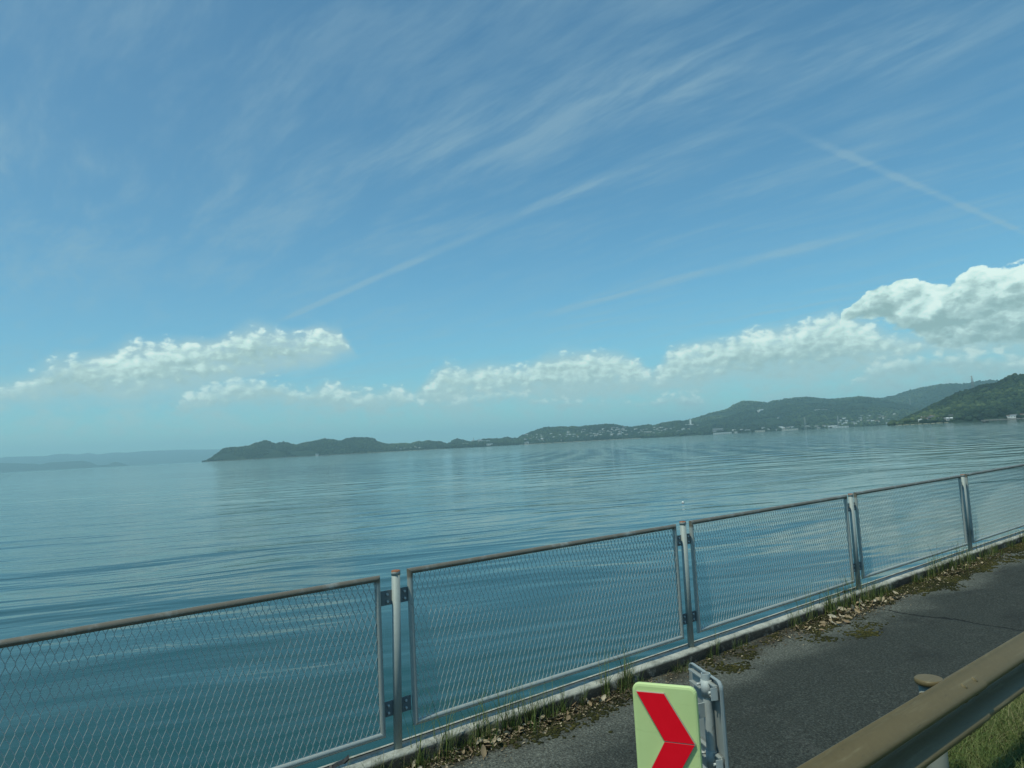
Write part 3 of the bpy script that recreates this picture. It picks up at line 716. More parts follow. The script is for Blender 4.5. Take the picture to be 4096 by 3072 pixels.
# ------------------------------------------------------------------ hills: real relief from shore to ridge
ICO = None
def ico(sub):
    import bmesh
    bm = bmesh.new(); bmesh.ops.create_icosphere(bm, subdivisions=sub, radius=1.0)
    v = np.array([q.co[:] for q in bm.verts]); f = np.array([[q.index for q in p.verts] for p in bm.faces]); bm.free(); return v, f
LAYERS = {}
def hills(name, skyline, ds, dr, db, prof_pow, flat, rough, crown, spacing, sub, seed, wood_label, ncol=420, nrow=64, trim=0.0):
    A = sorted((azel(*q) for q in skyline), key=lambda q: q[0])
    aa, ee = np.array([q[0] for q in A]), np.array([q[1] for q in A])
    az_ = np.linspace(aa[0], aa[-1], ncol); e = np.interp(az_, aa, ee)
    Ds = ds(np.degrees(az_)) if callable(ds) else np.full(ncol, float(ds))
    Dr = dr(np.degrees(az_)) if callable(dr) else np.full(ncol, float(dr))
    t = np.concatenate([np.linspace(-0.03, 1, nrow), np.linspace(1.04, 1.5, 10)])
    d = np.where(t[None] <= 1, Ds[:, None] + (Dr - Ds)[:, None] * t[None], Dr[:, None] + (t[None] - 1) / 0.5 * (db - Dr)[:, None])
    X, Y = d * np.cos(az_)[:, None], d * np.sin(az_)[:, None]
    H = (np.tan(e) * Dr + ZC - crown * 0.9)[:, None] - ZW
    tt = np.clip((t - flat) / (1 - flat), 0, 1)[None] ** prof_pow
    tt = tt * np.where(t > 1, np.clip(1 - (t - 1) / 0.5, 0, 1), 1)[None]
    lam = (dr if not callable(dr) else Dr.mean()) * 0.10
    nz = vnoise(X / lam, Y / lam, seed, 5, 0.55); rg = 1 - np.abs(vnoise(X / lam / 1.3 + 9, Y / lam / 1.3, seed + 1, 4, 0.5)) * 2
    env = np.clip(t, 0, 1)[None] * (1 - np.clip(t, 0, 1)[None]) * 4
    Z = ZW + H * tt + rough * np.maximum(H, 20) * env * (0.55 * nz + 0.35 * rg) * (tt ** 0.3)
    if flat > 0: Z += 5.0 * np.clip(t / max(flat, 0.02), 0, 1)[None] * (t < 1)[None]
    Z = np.where(t[None] < 0, ZW - 3, np.maximum(Z, ZW + 0.8))
    lim = np.tan(e)[:, None] * d + ZC - crown * 0.9
    Z = np.where((t[None] > 0) & (t[None] < 1), np.minimum(Z, np.maximum(lim, ZW + 1.2)), Z)
    idx = np.arange(X.size).reshape(X.shape)
    Fq = np.stack([idx[:-1, :-1], idx[:-1, 1:], idx[1:, 1:], idx[1:, :-1]], -1).reshape(-1, 4)
    tag(obj(name, np_mesh(name, np.stack([X, Y, Z], -1).reshape(-1, 3), Fq, smooth=True), 'woodland_floor'), kind='structure')
    L = dict(az=az_, d=d, Z=Z, t=t); LAYERS.setdefault(name + str(seed), L)
    if crown:
        r = np.random.default_rng(seed + 50)
        elv = (Z - ZC) / d; run = np.maximum.accumulate(np.concatenate([np.full((ncol, 1), -9.0), elv[:, :-1]], 1), 1)
        vis = (elv + 2.5 * crown / d > run) & (t[None] > 0.004) & (t[None] < 1.08)
        area = np.zeros_like(X); area[:-1, :-1] = np.abs(np.diff(d, axis=1))[:-1] * d[:-1, :-1] * abs(az_[1] - az_[0])
        area *= vis
        n = int(area.sum() / spacing ** 2)
        pick = r.choice(area.size, n, p=(area / area.sum()).ravel()); i, j = np.unravel_index(pick, area.shape)
        u, v = r.random(n), r.random(n)
        def bl(Q): return (Q[i, j] * (1 - u) + Q[i + 1, j] * u) * (1 - v) + (Q[i, j + 1] * (1 - u) + Q[i + 1, j + 1] * u) * v
        C = np.stack([bl(X), bl(Y), bl(Z)], -1)
        clear = vnoise(C[:, 0] / (lam * 0.5), C[:, 1] / (lam * 0.5), seed + 7, 3) > -0.42
        tj = bl(np.broadcast_to(t[None], X.shape).copy())
        clear &= ~((tj < flat * 1.1) & (r.random(n) < 0.62))
        C = C[clear]; n = len(C)
        bv, bf = ico(sub); k = len(bv)
        sc = crown * r.uniform(0.6, 1.25, n) * np.where(r.random(n) < 0.12, 1.35, 1)
        th = r.uniform(0, 6.28, n); jit = r.uniform(0.72, 1.22, (n, k, 1))
        Vv = bv[None] * jit; x, y, z = Vv[..., 0], Vv[..., 1], Vv[..., 2]
        cs, sn = np.cos(th)[:, None], np.sin(th)[:, None]; asp = r.uniform(0.65, 1.15, (n, 1))
        Vv = np.stack([(x * cs - y * sn), (x * sn + y * cs), z * asp + 0.35], -1) * sc[:, None, None] + C[:, None]
        reg = 0.5 + 0.55 * vnoise(C[:, 0] / (lam * 0.6), C[:, 1] / (lam * 0.6), seed + 11, 4)
        tone = np.clip(0.6 * reg + 0.4 * r.random(n) + 0.02, 0, 1)
        Fc = (np.arange(n)[:, None, None] * k + bf[None]).reshape(-1, 3)
        tag(obj('woodland', np_mesh('woodland', Vv.reshape(-1, 3), Fc, np.repeat(tone, k), smooth=True), 'forest'), wood_label, 'woodland', kind='stuff')
        print(name, 'crowns', n, 'tris', len(Fc))
    return L
def ground_at(L, x, y):                                   # where the ray of a pixel lands on a hill
    a, e = azel(x, y); i = int(np.clip(np.searchsorted(L['az'], a), 1, len(L['az']) - 1))
    el_ = (L['Z'][i] - ZC) / L['d'][i]; te = math.tan(e)
    j = int(np.argmax((el_ >= te) & (L['t'] > 0)))
    if j == 0: j = int(np.argmax(el_[:64]))
    k = max(j - 1, 1); den = el_[j] - el_[k]
    q = 0 if abs(den) < 1e-9 else np.clip((te - el_[k]) / den, 0, 1)
    d = L['d'][i, k] + (L['d'][i, j] - L['d'][i, k]) * q; z = L['Z'][i, k] + (L['Z'][i, j] - L['Z'][i, k]) * q
    return np.array([d * math.cos(a), d * math.sin(a), z])

far_sky = [(-1600, 1850), (-900, 1845), (-300, 1836), (0, 1832), (24, 1827), (183, 1824), (211, 1818), (264, 1814), (309, 1818), (354, 1811), (390, 1818), (460, 1809), (500, 1811), (561, 1805), (659, 1801), (708, 1799), (883, 1797), (1100, 1795), (1400, 1790)]
hills('far_hills', far_sky, 17000, 21500, 23500, 1.0, 0.0, 0.30, 0, 0, 0, 1, '', 360, 40)
mid_sky = [(-1500, 1890), (-800, 1868), (-300, 1860), (0, 1852), (142, 1855), (163, 1858), (195, 1850), (252, 1847), (325, 1843), (358, 1847), (390, 1861), (410, 1860), (430, 1858), (460, 1847), (488, 1852), (530, 1866), (640, 1872)]
hills('far_hills', mid_sky, 12800, 13600, 15000, 0.8, 0.0, 0.2, 0, 0, 0, 2, '', 260, 24)
head_sky = [(811, 1851), (832, 1840), (863, 1819), (885, 1800), (898, 1792), (927, 1789), (946, 1790), (971, 1786), (993, 1784), (1022, 1772), (1044, 1765), (1066, 1762), (1085, 1769), (1102, 1776), (1116, 1771), (1135, 1769), (1154, 1772), (1170, 1778), (1186, 1779), (1211, 1772), (1253, 1764), (1294, 1756), (1332, 1757), (1357, 1765), (1392, 1753), (1417, 1750), (1474, 1750), (1491, 1753), (1507, 1764), (1529, 1772), (1554, 1776), (1615, 1773), (1640, 1775), (1671, 1765), (1697, 1766), (1711, 1761), (1728, 1765), (1754, 1766), (1766, 1767), (1790, 1776), (1801, 1770), (1817, 1759), (1833, 1756), (1858, 1761), (1880, 1768), (1960, 1772), (2060, 1776), (2120, 1779)]
L2 = hills('headland', head_sky, 4300, 4750, 5300, 0.75, 0.03, 0.22, 5.0, 10, 1, 3, 'dense dark wood covering the long low headland across the water', 520, 44)
town_sky = [(1780, 1786), (1850, 1772), (1893, 1765), (1934, 1756), (2000, 1755), (2029, 1748), (2045, 1753), (2070, 1753), (2083, 1745), (2115, 1731), (2145, 1720), (2182, 1708), (2213, 1709), (2236, 1706), (2267, 1708), (2294, 1705), (2318, 1708), (2342, 1703), (2372, 1701), (2420, 1696), (2450, 1697), (2484, 1703), (2518, 1709), (2559, 1704), (2593, 1698), (2613, 1703), (2647, 1692), (2715, 1682), (2745, 1684), (2772, 1690), (2850, 1700), (2960, 1712), (3080, 1722)]
L3 = hills('town_hill', town_sky, 3900, 4700, 5400, 0.9, 0.10, 0.30, 5.2, 11, 1, 4, 'mixed green wood on the low hill above the hillside town', 520, 56)
main_sky = [(2560, 1722), (2650, 1700), (2738, 1684), (2796, 1669), (2833, 1655), (2894, 1642), (2914, 1633), (2938, 1618), (2972, 1603), (3016, 1604), (3040, 1608), (3070, 1610), (3091, 1604), (3131, 1597), (3176, 1591), (3220, 1588), (3260, 1591), (3315, 1598), (3348, 1594), (3389, 1591), (3444, 1587), (3492, 1592), (3539, 1600), (3600, 1612), (3700, 1628), (3850, 1640), (4100, 1650), (4400, 1655)]
L4 = hills('mountain', main_sky, 3500, 5600, 6800, 1.15, 0.07, 0.42, 6.5, 16, 1, 5, 'patchy green wood on the broad mountain behind the shore factories', 620, 84)
back_sky = [(3300, 1625), (3450, 1600), (3539, 1587), (3593, 1575), (3637, 1559), (3687, 1548), (3748, 1536), (3795, 1533), (3856, 1533), (3883, 1527), (3950, 1518), (3997, 1521), (4150, 1535), (4400, 1550), (4800, 1580)]
hills('mountain', back_sky, 5000, 6500, 8000, 1.0, 0.0, 0.35, 7.0, 24, 1, 6, 'hazy wood on the highest ridge behind the mountain', 320, 40)
near_sky = [(3560, 1706), (3586, 1700), (3647, 1666), (3687, 1646), (3748, 1615), (3788, 1595), (3829, 1576), (3890, 1558), (3910, 1548), (3937, 1542), (3991, 1533), (4008, 1521), (4041, 1506), (4096, 1500), (4250, 1470), (4500, 1445), (4900, 1450), (5400, 1520)]
L5 = hills('wooded_hill', near_sky, 1750, 2350, 2900, 0.95, 0.05, 0.24, 5.2, 7.2, 2, 8, 'dark leafy wood on the nearest steep hill across the water', 420, 72)

# narrow beaches and rocky rims where the hills meet the water
def rim(name, L, px0, px1, width, m, z=1.1):
    a0, a1 = azel(px0, 1750)[0], azel(px1, 1750)[0]; sel = [i for i in range(len(L['az'])) if min(a0, a1) <= L['az'][i] <= max(a0, a1)]
    V, Fq = [], []
    j0 = int(np.argmax(L['t'] >= 0))
    for i in sel:
        a = L['az'][i]; d0 = L['d'][i, j0]
        for dd, zz_ in ((-width, ZW - 0.4), (-width * 0.6, ZW + z * 0.7), (6.0, ZW + z)):
            w = dd + (6 * math.sin(a * 900) + 5 * math.sin(a * 2300)) * (dd < 0)
            V.append(((d0 + w) * math.cos(a), (d0 + w) * math.sin(a), zz_))
    k = len(sel)
    Fq = [(3 * i + c, 3 * i + c + 1, 3 * i + c + 4, 3 * i + c + 3) for i in range(k - 1) for c in (0, 1)]
    tag(obj(name, np_mesh(name, V, Fq), m), kind='structure')
rim('beach', L5, 3585, 3800, 8, 'sand', 0.8); rim('rocky_shore', L5, 3930, 5000, 16, 'rock', 2.2); rim('rocky_shore', L2, 815, 1460, 16, 'rock', 2.0); rim('beach', L2, 1465, 1800, 12, 'sand')
rim('beach', L3, 2080, 2600, 12, 'sand')

# ------------------------------------------------------------------ houses and sheds across the water
def house_mesh(w, d, h, rh, wall, roof, name):
    mb = MB(); mb.bx(-w / 2, w / 2, -d / 2, d / 2, -4, h, 0)
    o = 0.4
    vs = [(-w / 2 - o, -d / 2 - o, h - 0.15), (w / 2 + o, -d / 2 - o, h - 0.15), (w / 2 + o, d / 2 + o, h - 0.15), (-w / 2 - o, d / 2 + o, h - 0.15), (-w / 2 - o, 0, h + rh), (w / 2 + o, 0, h + rh)]
    mb.add(vs, [(0, 1, 5, 4), (2, 3, 4, 5), (1, 2, 5), (3, 0, 4), (3, 2, 1, 0)], 1)
    for k in (-0.3, 0.05, 0.32): mb.bx(w * k - 0.7, w * k + 0.7, -d / 2 - 0.06, -d / 2 + 0.02, h * 0.35, h * 0.72, 2)
    me = mb.mesh(name)
    for q in (wall, roof, 'dark_glass'): me.materials.append(MATS[q])
    return me
HM = [house_mesh(*a, 'house') for a in ((11, 8, 5.6, 2.4, 'house_white', 'roof_grey'), (13, 9, 5.2, 2.6, 'house_cream', 'roof_dark'), (9, 8, 6.2, 2.0, 'house_white', 'roof_brown'), (12, 8, 5.0, 2.2, 'house_grey', 'roof_pale'), (10, 9, 5.8, 2.3, 'house_cream', 'roof_grey'), (15, 9, 6.0, 1.4, 'house_white', 'roof_pale'))]
hr = random.Random(11)
def place_house(L, x, y, label, group, s=1.0, k=None):
    p = ground_at(L, x, y); face = math.atan2(-p[1], -p[0])
    o = obj('house', HM[hr.randrange(6) if k is None else k], loc=tuple(p), rot=(0, 0, face + math.pi / 2 + hr.uniform(-0.7, 0.7)))
    q = s * hr.uniform(0.8, 1.25); o.scale = (q * hr.uniform(0.9, 1.3), q, q * hr.uniform(0.85, 1.15)); return tag(o, label, 'house', group)
def village(L, n, x0, x1, y0, y1, label, group, s=1.0):
    sl = -0.0527
    for _ in range(n):
        x = hr.uniform(x0, x1); y = hr.uniform(y0, y1) + sl * (x - x0); place_house(L, x, y, label, group, s)
village(L3, 26, 2100, 2250, 1742, 1778, 'small house in the village at the low end of the town hill', 'houses at the low end of the town hill')
village(L3, 62, 2260, 2520, 1722, 1757, 'small house packed on the slope below the bare top of the town hill', 'houses packed on the slope of the town hill')
village(L3, 30, 2520, 2820, 1716, 1742, 'small house on the flat land below the white tower', 'houses below the white tower')
village(L4, 26, 2930, 3350, 1722, 1733, 'small building in the row along the factory shore', 'buildings along the factory shore')
village(L4, 34, 3350, 3580, 1672, 1708, 'small house in the village where the valley opens to the water', 'houses in the valley village')
village(L5, 26, 3690, 3810, 1674, 1690, 'small house in the hamlet at the foot of the dark wooded hill', 'houses in the hamlet under the wooded hill', 0.75)
village(L5, 7, 4035, 4096, 1668, 1674, 'small house by the rocky point of the dark wooded hill', 'houses by the rocky point', 0.75)
village(L2, 9, 1580, 1700, 1793, 1799, 'tiny house on the beach of the headland', 'beach houses on the headland', 0.8)
for (x, y) in ((3035, 1648), (3045, 1646)): place_house(L4, x, y, 'pale roof high on the wooded mountainside', 'pale roofs on the mountainside', 1.5, 5)
for (x, y) in ((3265, 1645), (3276, 1641), (3292, 1643), (3305, 1643), (3115, 1675)): place_house(L4, x, y, 'lone house among trees on the lower mountain slope', 'lone houses on the mountain slope', 1.1, 0)
def big(name, L, x, y, w, d, h, label, cat, wall='house_white', roof='roof_pale', win=0, chimney=None):
    p = ground_at(L, x, y); face = math.atan2(-p[1], -p[0]) + math.pi / 2
    e = thing(name, label, cat, tuple(p)); e.rotation_euler = (0, 0, face)
    obj('wall', MB().bx(-w / 2, w / 2, -d / 2, d / 2, -5, h), wall, e)
    obj('roof', MB().bx(-w / 2 - 0.5, w / 2 + 0.5, -d / 2 - 0.5, d / 2 + 0.5, h + 0.003, h + 0.9), roof, e)
    for k in range(win):
        xk = -w / 2 + (k + 0.5) * w / win; ww = w / win * 0.3
        obj('window', MB().bx(xk - ww, xk + ww, -d / 2 - 0.15, -d / 2 + 0.05, h * 0.4, h * 0.68), 'dark_glass', e)
    return e
t = big('white_tower', L3, 2758, 1703, 46, 16, 9, 'tall white tower rising from a low white hall on the hill', 'tower', win=5)
obj('shaft', MB().bx(2, 12, -5, 5, 9.9, 36), 'house_white', t); obj('parapet', MB().bx(1.4, 12.6, -5.6, 5.6, 36.003, 38), 'house_white', t)
big('warehouse', L4, 2890, 1738, 82, 26, 9, 'very long low white warehouse at the water edge', 'warehouse', win=8)
big('factory_block', L4, 2872, 1727, 52, 24, 17, 'tall grey factory block behind the long white warehouse', 'factory', 'house_grey', 'roof_grey', 6)
big('warehouse', L3, 2632, 1737, 62, 24, 9, 'wide white school-like hall amid the hillside houses', 'hall', win=7)
big('warehouse', L3, 2592, 1733, 44, 20, 10, 'cream block next to the wide white hall', 'hall', 'house_cream', 'roof_pale', 5)
big('warehouse', L3, 2600, 1750, 60, 12, 4, 'low pale shed strip on the shore below the wide white hall', 'shed', 'house_cream', 'roof_pale', 6)
big('warehouse', L4, 3040, 1728, 44, 20, 8, 'cream shed near the middle of the factory shore', 'shed', 'house_cream', 'roof_grey', 4)
big('warehouse', L4, 3160, 1721, 70, 20, 6, 'long pale shed with flat roof by the shore pylon', 'shed', 'house_cream', 'roof_pale', 6)
big('warehouse', L4, 3330, 1708, 50, 20, 7, 'bright white shed in front of the valley village', 'shed', win=4)
big('warehouse', L4, 3365, 1711, 60, 20, 6, 'low white boathouse on the shore of the valley village', 'boathouse', win=5)
big('factory_block', L3, 1921, 1768, 26, 16, 14, 'white works building topped by a thin chimney on the headland neck', 'factory', win=3)
p = ground_at(L3, 1895, 1770); ch = thing('chimney', 'thin dark works chimney beside white buildings on the headland neck', 'chimney', tuple(p))
obj('stack', MB().tube((0, 0, -2), (0, 0, 30), 1.5, 10, r1=1.0), 'house_grey', ch); obj('rim', MB().tube((0, 0, 29.2), (0, 0, 30.4), 1.35, 10), 'roof_dark', ch)
big('factory_block', L3, 1893, 1768, 22, 14, 12, 'square white building next to the thin chimney', 'factory', win=2)
big('factory_block', L3, 1945, 1767, 42, 14, 7, 'long low white building on the headland neck', 'factory', win=5)
big('warehouse', L3, 1958, 1782, 34, 14, 10, 'pale waterside depot below the headland works', 'shed', win=3)
big('warehouse', L3, 1862, 1778, 36, 14, 7, 'stepped pale shed on the slope under the headland works', 'shed', 'house_cream', 'roof_pale', 3)
big('shore_house', L2, 1268, 1823, 16, 12, 11, 'lone white building at the foot of the wooded headland', 'building', win=2)

def pylon(L, x, y, h, label):
    p = ground_at(L, x, y); e = thing('pylon', label, 'pylon', tuple(p), 'power pylons')
    mb = MB(); w = h * 0.085
    for sx in (-1, 1):
        for sy in (-1, 1): mb.tube((sx * w, sy * w, -2), (sx * w * 0.12, sy * w * 0.12, h), 0.34, 5)
    for k in range(7):
        z0, z1 = h * k / 7, h * (k + 1) / 7; a, b = w * (1 - 0.88 * z0 / h), w * (1 - 0.88 * z1 / h)
        for s in (-1, 1):
            mb.tube((-a, s * a, z0), (b, s * b, z1), 0.18, 4); mb.tube((a, s * a, z0), (-b, s * b, z1), 0.18, 4)
            mb.tube((s * a, -a, z0), (s * b, b, z1), 0.18, 4)
    obj('lattice', mb, 'pylon_steel', e)
    for z in (0.72, 0.84, 0.96):
        obj('cross_arm', MB().tube((-h * 0.11, 0, h * z), (h * 0.11, 0, h * z), 0.3, 5), 'pylon_steel', e)
    e.rotation_euler = (0, 0, math.atan2(-p[1], -p[0]) + 1.2)
pylon(L5, 3893, 1565, 42, 'lattice pylon standing on the crest of the dark wooded hill')
pylon(L4, 3642, 1625, 44, 'lattice pylon on the slope above the valley village')
pylon(L4, 3223, 1722, 58, 'lattice pylon at the shore by the long pale shed')
pylon(L4, 3354, 1705, 48, 'lattice pylon behind the white sheds of the valley village')

# small craft and float on the water
_a = azel(3944, 1702)[0]; p = np.array([930 * math.cos(_a), 930 * math.sin(_a), ZW])
bt = thing('fishing_boat', 'small dark open fishing boat under way off the rocky point', 'boat', tuple(p)); bt.rotation_euler = (0, 0, math.radians(-38))
hl = MB(); st = [(-3.0, 0.75, 0.0), (-1.0, 0.95, 0.0), (1.2, 0.85, 0.05), (2.6, 0.4, 0.2), (3.4, 0.04, 0.35)]
vs = []
for x, w, dz in st: vs += [(x, -w * 0.55, -0.3), (x, w * 0.55, -0.3), (x, w, 0.65 + dz), (x, -w, 0.65 + dz)]
fs = [(0, 1, 2, 3)[::-1], (16, 17, 18, 19)]
for i in range(4): fs += [(4 * i + k, 4 * i + (k + 1) % 4, 4 * i + 4 + (k + 1) % 4, 4 * i + 4 + k) for k in range(4)]
obj('hull', hl.add(vs, fs), 'black_plastic', bt)
obj('cabin', MB().bx(-1.9, -0.6, -0.5, 0.5, 0.652, 1.5), 'house_grey', bt); obj('engine', MB().bx(-3.35, -3.003, -0.2, 0.2, 0.1, 0.95), 'roof_dark', bt)
# foam trail: a strip of broken wash behind the boat
d_ = np.array([-math.cos(math.radians(-38)), -math.sin(math.radians(-38))]); s_ = np.array([-d_[1], d_[0]]); V, Fq = [], []
fr_ = random.Random(5)
for k in range(260):
    dist = 4 + 90 * fr_.random() ** 1.1; c = p[:2] + d_ * dist + s_ * fr_.gauss(0, 0.4 + dist * 0.012); l, w = fr_.uniform(0.5, 1.6), fr_.uniform(0.12, 0.35); a = fr_.gauss(0, 0.3)
    dx, dy = d_ * math.cos(a) + s_ * math.sin(a), s_ * math.cos(a) - d_ * math.sin(a); o = len(V)
    for i, j in ((-1, 0), (0, -1), (1, 0), (0, 1)): q = c + dx * l * i + dy * w * j; V.append((q[0], q[1], ZW + 0.02 + 0.004 * (k % 9)))
    Fq.append((o, o + 1, o + 2, o + 3))
tag(obj('wake_foam', np_mesh('wake_foam', V, Fq), 'white_paint'), 'thin white foam trail behind the small boat', 'foam', kind='stuff')
p = atz(2732, 2012, ZW)
by = thing('buoy', 'small white fishing float bobbing alone on the calm water', 'buoy', tuple(p)); by.scale = (0.62, 0.62, 0.62)
obj('float', MB().rings([(0, 0, -0.05), (0, 0, 0.0), (0, 0, 0.06), (0, 0, 0.12), (0, 0, 0.15)], [0.05, 0.10, 0.11, 0.08, 0.02], np.array((1.0, 0, 0)), np.array((0, 1.0, 0)), 14), 'white_paint', by)
obj('band', MB().rings([(0, 0, 0.005), (0, 0, 0.03)], [0.113, 0.116], np.array((1.0, 0, 0)), np.array((0, 1.0, 0)), 14), 'black_plastic', by)

# ------------------------------------------------------------------ moss, litter, leaves, weeds along the kerb
mr = np.random.default_rng(21)
# moss: cushions pushed together in patches
def inpatch(x, y):
    n = vnoise(x * 1.1, y * 1.6, 31, 4, 0.6); edge = np.clip((y - 3.75) / 0.55, -1, 1.0)
    return n + 0.75 * edge - 0.56
mx, my = mr.uniform(0.5, 19, 60000), mr.uniform(3.6, 4.43, 60000)
keep = inpatch(mx, my) + mr.normal(0, 0.10, 60000) > 0
mx, my = mx[keep][:22000], my[keep][:22000]
bv, bf = ico(1); k = len(bv); n = len(mx)
sc = mr.uniform(0.006, 0.020, n); hh = sc * mr.uniform(0.35, 0.7, n)
Vv = bv[None] * mr.uniform(0.75, 1.2, (n, k, 1)) * np.stack([sc, sc, hh], -1)[:, None] + np.stack([mx, my, path_z(mx, my) + 0.002], -1)[:, None]
tone = np.clip(0.35 + 0.35 * vnoise(mx * 3, my * 3, 41, 3) + mr.normal(0, 0.16, n), 0, 1)
tag(obj('moss', np_mesh('moss', Vv.reshape(-1, 3), (np.arange(n)[:, None, None] * k + bf[None]).reshape(-1, 3), np.repeat(tone, k), smooth=True), 'moss'), 'brown green moss cushions spreading over the path edge', 'moss', kind='stuff')
# leaves: a curled lens shape
def leaf_mesh(L, w, curl, fold, seed):
    r = random.Random(seed); mb = MB(); vs = []; n = 5
    for i in range(n + 1):
        q = i / n; ww = w * math.sin(math.pi * (0.08 + 0.9 * q)) ** 0.8; x = (q - 0.5) * L; z = curl * L * (2 * q - 1) ** 2 + r.uniform(-.004, .004)
        for s in (-1, 0, 1): vs.append((x, s * ww / 2 + r.uniform(-.002, .002), z + abs(s) * fold * ww))
    fs = []
    for i in range(n):
        for s in (0, 1): fs.append((3 * i + s, 3 * i + s + 1, 3 * i + s + 4, 3 * i + s + 3))
    me = mb.add(vs, fs, 0, True).mesh('dry_leaf'); me.materials.append(MATS['dry_leaf']); return me
LM = [leaf_mesh(*a, i) for i, a in enumerate(((0.075, 0.034, 0.16, 0.35), (0.09, 0.038, 0.05, 0.2), (0.06, 0.03, 0.3, 0.5), (0.085, 0.03, 0.12, 0.7), (0.07, 0.042, 0.2, -0.2)))]
lr = random.Random(17)
clusters = [(3.02, 4.38, 0.42, 0.055, 70, 'dry curled leaf in the litter heap beyond the first post right of the long left panel', 'a'),
            (4.1, 4.36, 0.30, 0.05, 26, '', 'b'), (8.25, 4.26, 0.62, 0.075, 110, '', 'c'), (11.3, 4.30, 0.6, 0.07, 40, '', 'd')]
labs = {'a': ('dry curled leaf in the litter at the kerb between two fence posts', 'leaves near the chevron sign'),
        'b': ('dry curled leaf in the small litter patch behind the chevron sign plate', 'leaves behind the chevron sign'),
        'c': ('dry pale leaf in the big heap where the crack in the path begins', 'leaves in the heap by the path crack'),
        'd': ('dry leaf in the thin litter along the kerb beyond the path crack', 'leaves beyond the path crack')}
for cx, cy_, sx, sy, n, _, key in clusters:
    for _k in range(n):
        x = lr.gauss(cx, sx); y = min(4.415, lr.gauss(cy_, sy)); z = float(path_z(x, y)[0]) + 0.012 + abs(lr.gauss(0, 0.012)) * math.exp(-((x - cx) / sx) ** 2)
        o = obj('dry_leaf', LM[lr.randrange(5)], loc=(x, y, z), rot=(lr.gauss(0, 0.5), lr.gauss(0, 0.4), lr.uniform(0, 6.28)))
        q = lr.uniform(0.4, 1.15) * (1.15 if key == 'c' else 1.0); o.scale = (q, q, q); tag(o, labs[key][0], 'leaf', labs[key][1])
# crumbled litter
n = 9000; cl = mr.choice(4, n, p=[0.3, 0.15, 0.35, 0.2]); cc = np.array([(c[0], c[1], c[2] * 1.3, c[3] * 1.2) for c in clusters])[cl]
lx, ly = mr.normal(cc[:, 0], cc[:, 2]), np.minimum(mr.normal(cc[:, 1], cc[:, 3]), 4.425)
wide = mr.random(n) < 0.35; lx = np.where(wide, mr.uniform(0.5, 19, n), lx); ly = np.where(wide, 4.42 - np.abs(mr.normal(0, 0.16, n)), ly)
lz = path_z(lx, ly) + 0.004 + 0.010 * mr.random(n)
th = mr.uniform(0, 6.28, n); ln = mr.uniform(0.004, 0.016, n); wn = ln * mr.uniform(0.2, 0.6, n); ti = mr.normal(0, 0.35, n)
a = np.stack([np.cos(th) * ln, np.sin(th) * ln, ti * ln], -1); b = np.stack([-np.sin(th) * wn, np.cos(th) * wn, mr.normal(0, .3, n) * wn], -1); c = np.stack([lx, ly, lz], -1)
Vv = np.stack([c - a, c + b, c + a, c - b], 1)
tag(obj('leaf_crumbs', np_mesh('leaf_crumbs', Vv.reshape(-1, 3), np.arange(4 * n).reshape(n, 4), np.repeat(mr.random(n), 4)), 'leaf_litter'), 'crumbled dry leaf litter and stalks along the kerb', 'leaf litter', kind='stuff')
# grass blades
def blades(base, height, lean, width, rng_, tone, nseg=3):
    n = len(base); th = rng_.uniform(0, 6.28, n); dirv = np.stack([np.cos(th), np.sin(th), 0 * th], -1); side = np.stack([-np.sin(th), np.cos(th), 0 * th], -1)
    rows = []
    for i in range(nseg + 1):
        q = i / nseg; c = base + dirv * (lean * height * q ** 2)[:, None] + np.array((0, 0, 1.0)) * (height * q * (1 - 0.25 * lean * q))[:, None]
        w = width * (1 - q) * 0.5 + 0.0003
        rows += [c - side * w[:, None], c + side * w[:, None]]
    V = np.stack(rows, 1); f = np.array([(2 * i, 2 * i + 1, 2 * i + 3, 2 * i + 2) for i in range(nseg)])
    return V.reshape(-1, 3), (np.arange(n)[:, None, None] * (2 * nseg + 2) + f[None]).reshape(-1, 4), np.repeat(tone, 2 * nseg + 2)
def tuft(n, h, seed, spread):
    r = np.random.default_rng(seed); b = np.stack([r.normal(0, spread, n), r.normal(0, spread * 0.5, n), np.full(n, -0.01)], -1)
    V, Fq, T = blades(b, h * r.uniform(0.35, 1.1, n), r.uniform(0.1, 0.7, n), r.uniform(0.003, 0.0055, n), r, np.clip(r.normal(0.45, 0.25, n), 0, 1), 4)
    me = np_mesh('grass_tuft', V, Fq, T); me.materials.append(MATS['grass']); return me
TM = [tuft(26, 0.26, 1, 0.035), tuft(40, 0.20, 2, 0.06), tuft(16, 0.34, 3, 0.025), tuft(55, 0.15, 4, 0.08), tuft(12, 0.42, 5, 0.03)]
spots = [(2.05, 0.9), (2.2, 0.8), (2.42, 1.0), (2.55, 1.1), (2.7, 1.0), (2.85, 1.2), (3.0, 1.0), (3.15, 1.25), (3.3, 1.1), (3.45, 1.2), (3.6, 1.0), (3.75, 0.8), (4.0, 0.7), (4.25, 0.9), (4.45, 1.1), (4.6, 1.0), (5.2, 0.6), (5.75, 0.8), (6.2, 0.7), (7.1, 0.8), (7.5, 1.0), (7.75, 1.2), (7.95, 1.3), (8.2, 1.3), (8.45, 1.35), (8.7, 1.3), (8.95, 1.2), (9.3, 1.0), (10.1, 0.9), (10.6, 1.1), (11.0, 1.25), (11.35, 1.3), (11.7, 1.2), (12.1, 1.0), (12.5, 1.2), (13.0, 1.1), (13.6, 1.2), (14.4, 1.1)]
gr_ = random.Random(23)
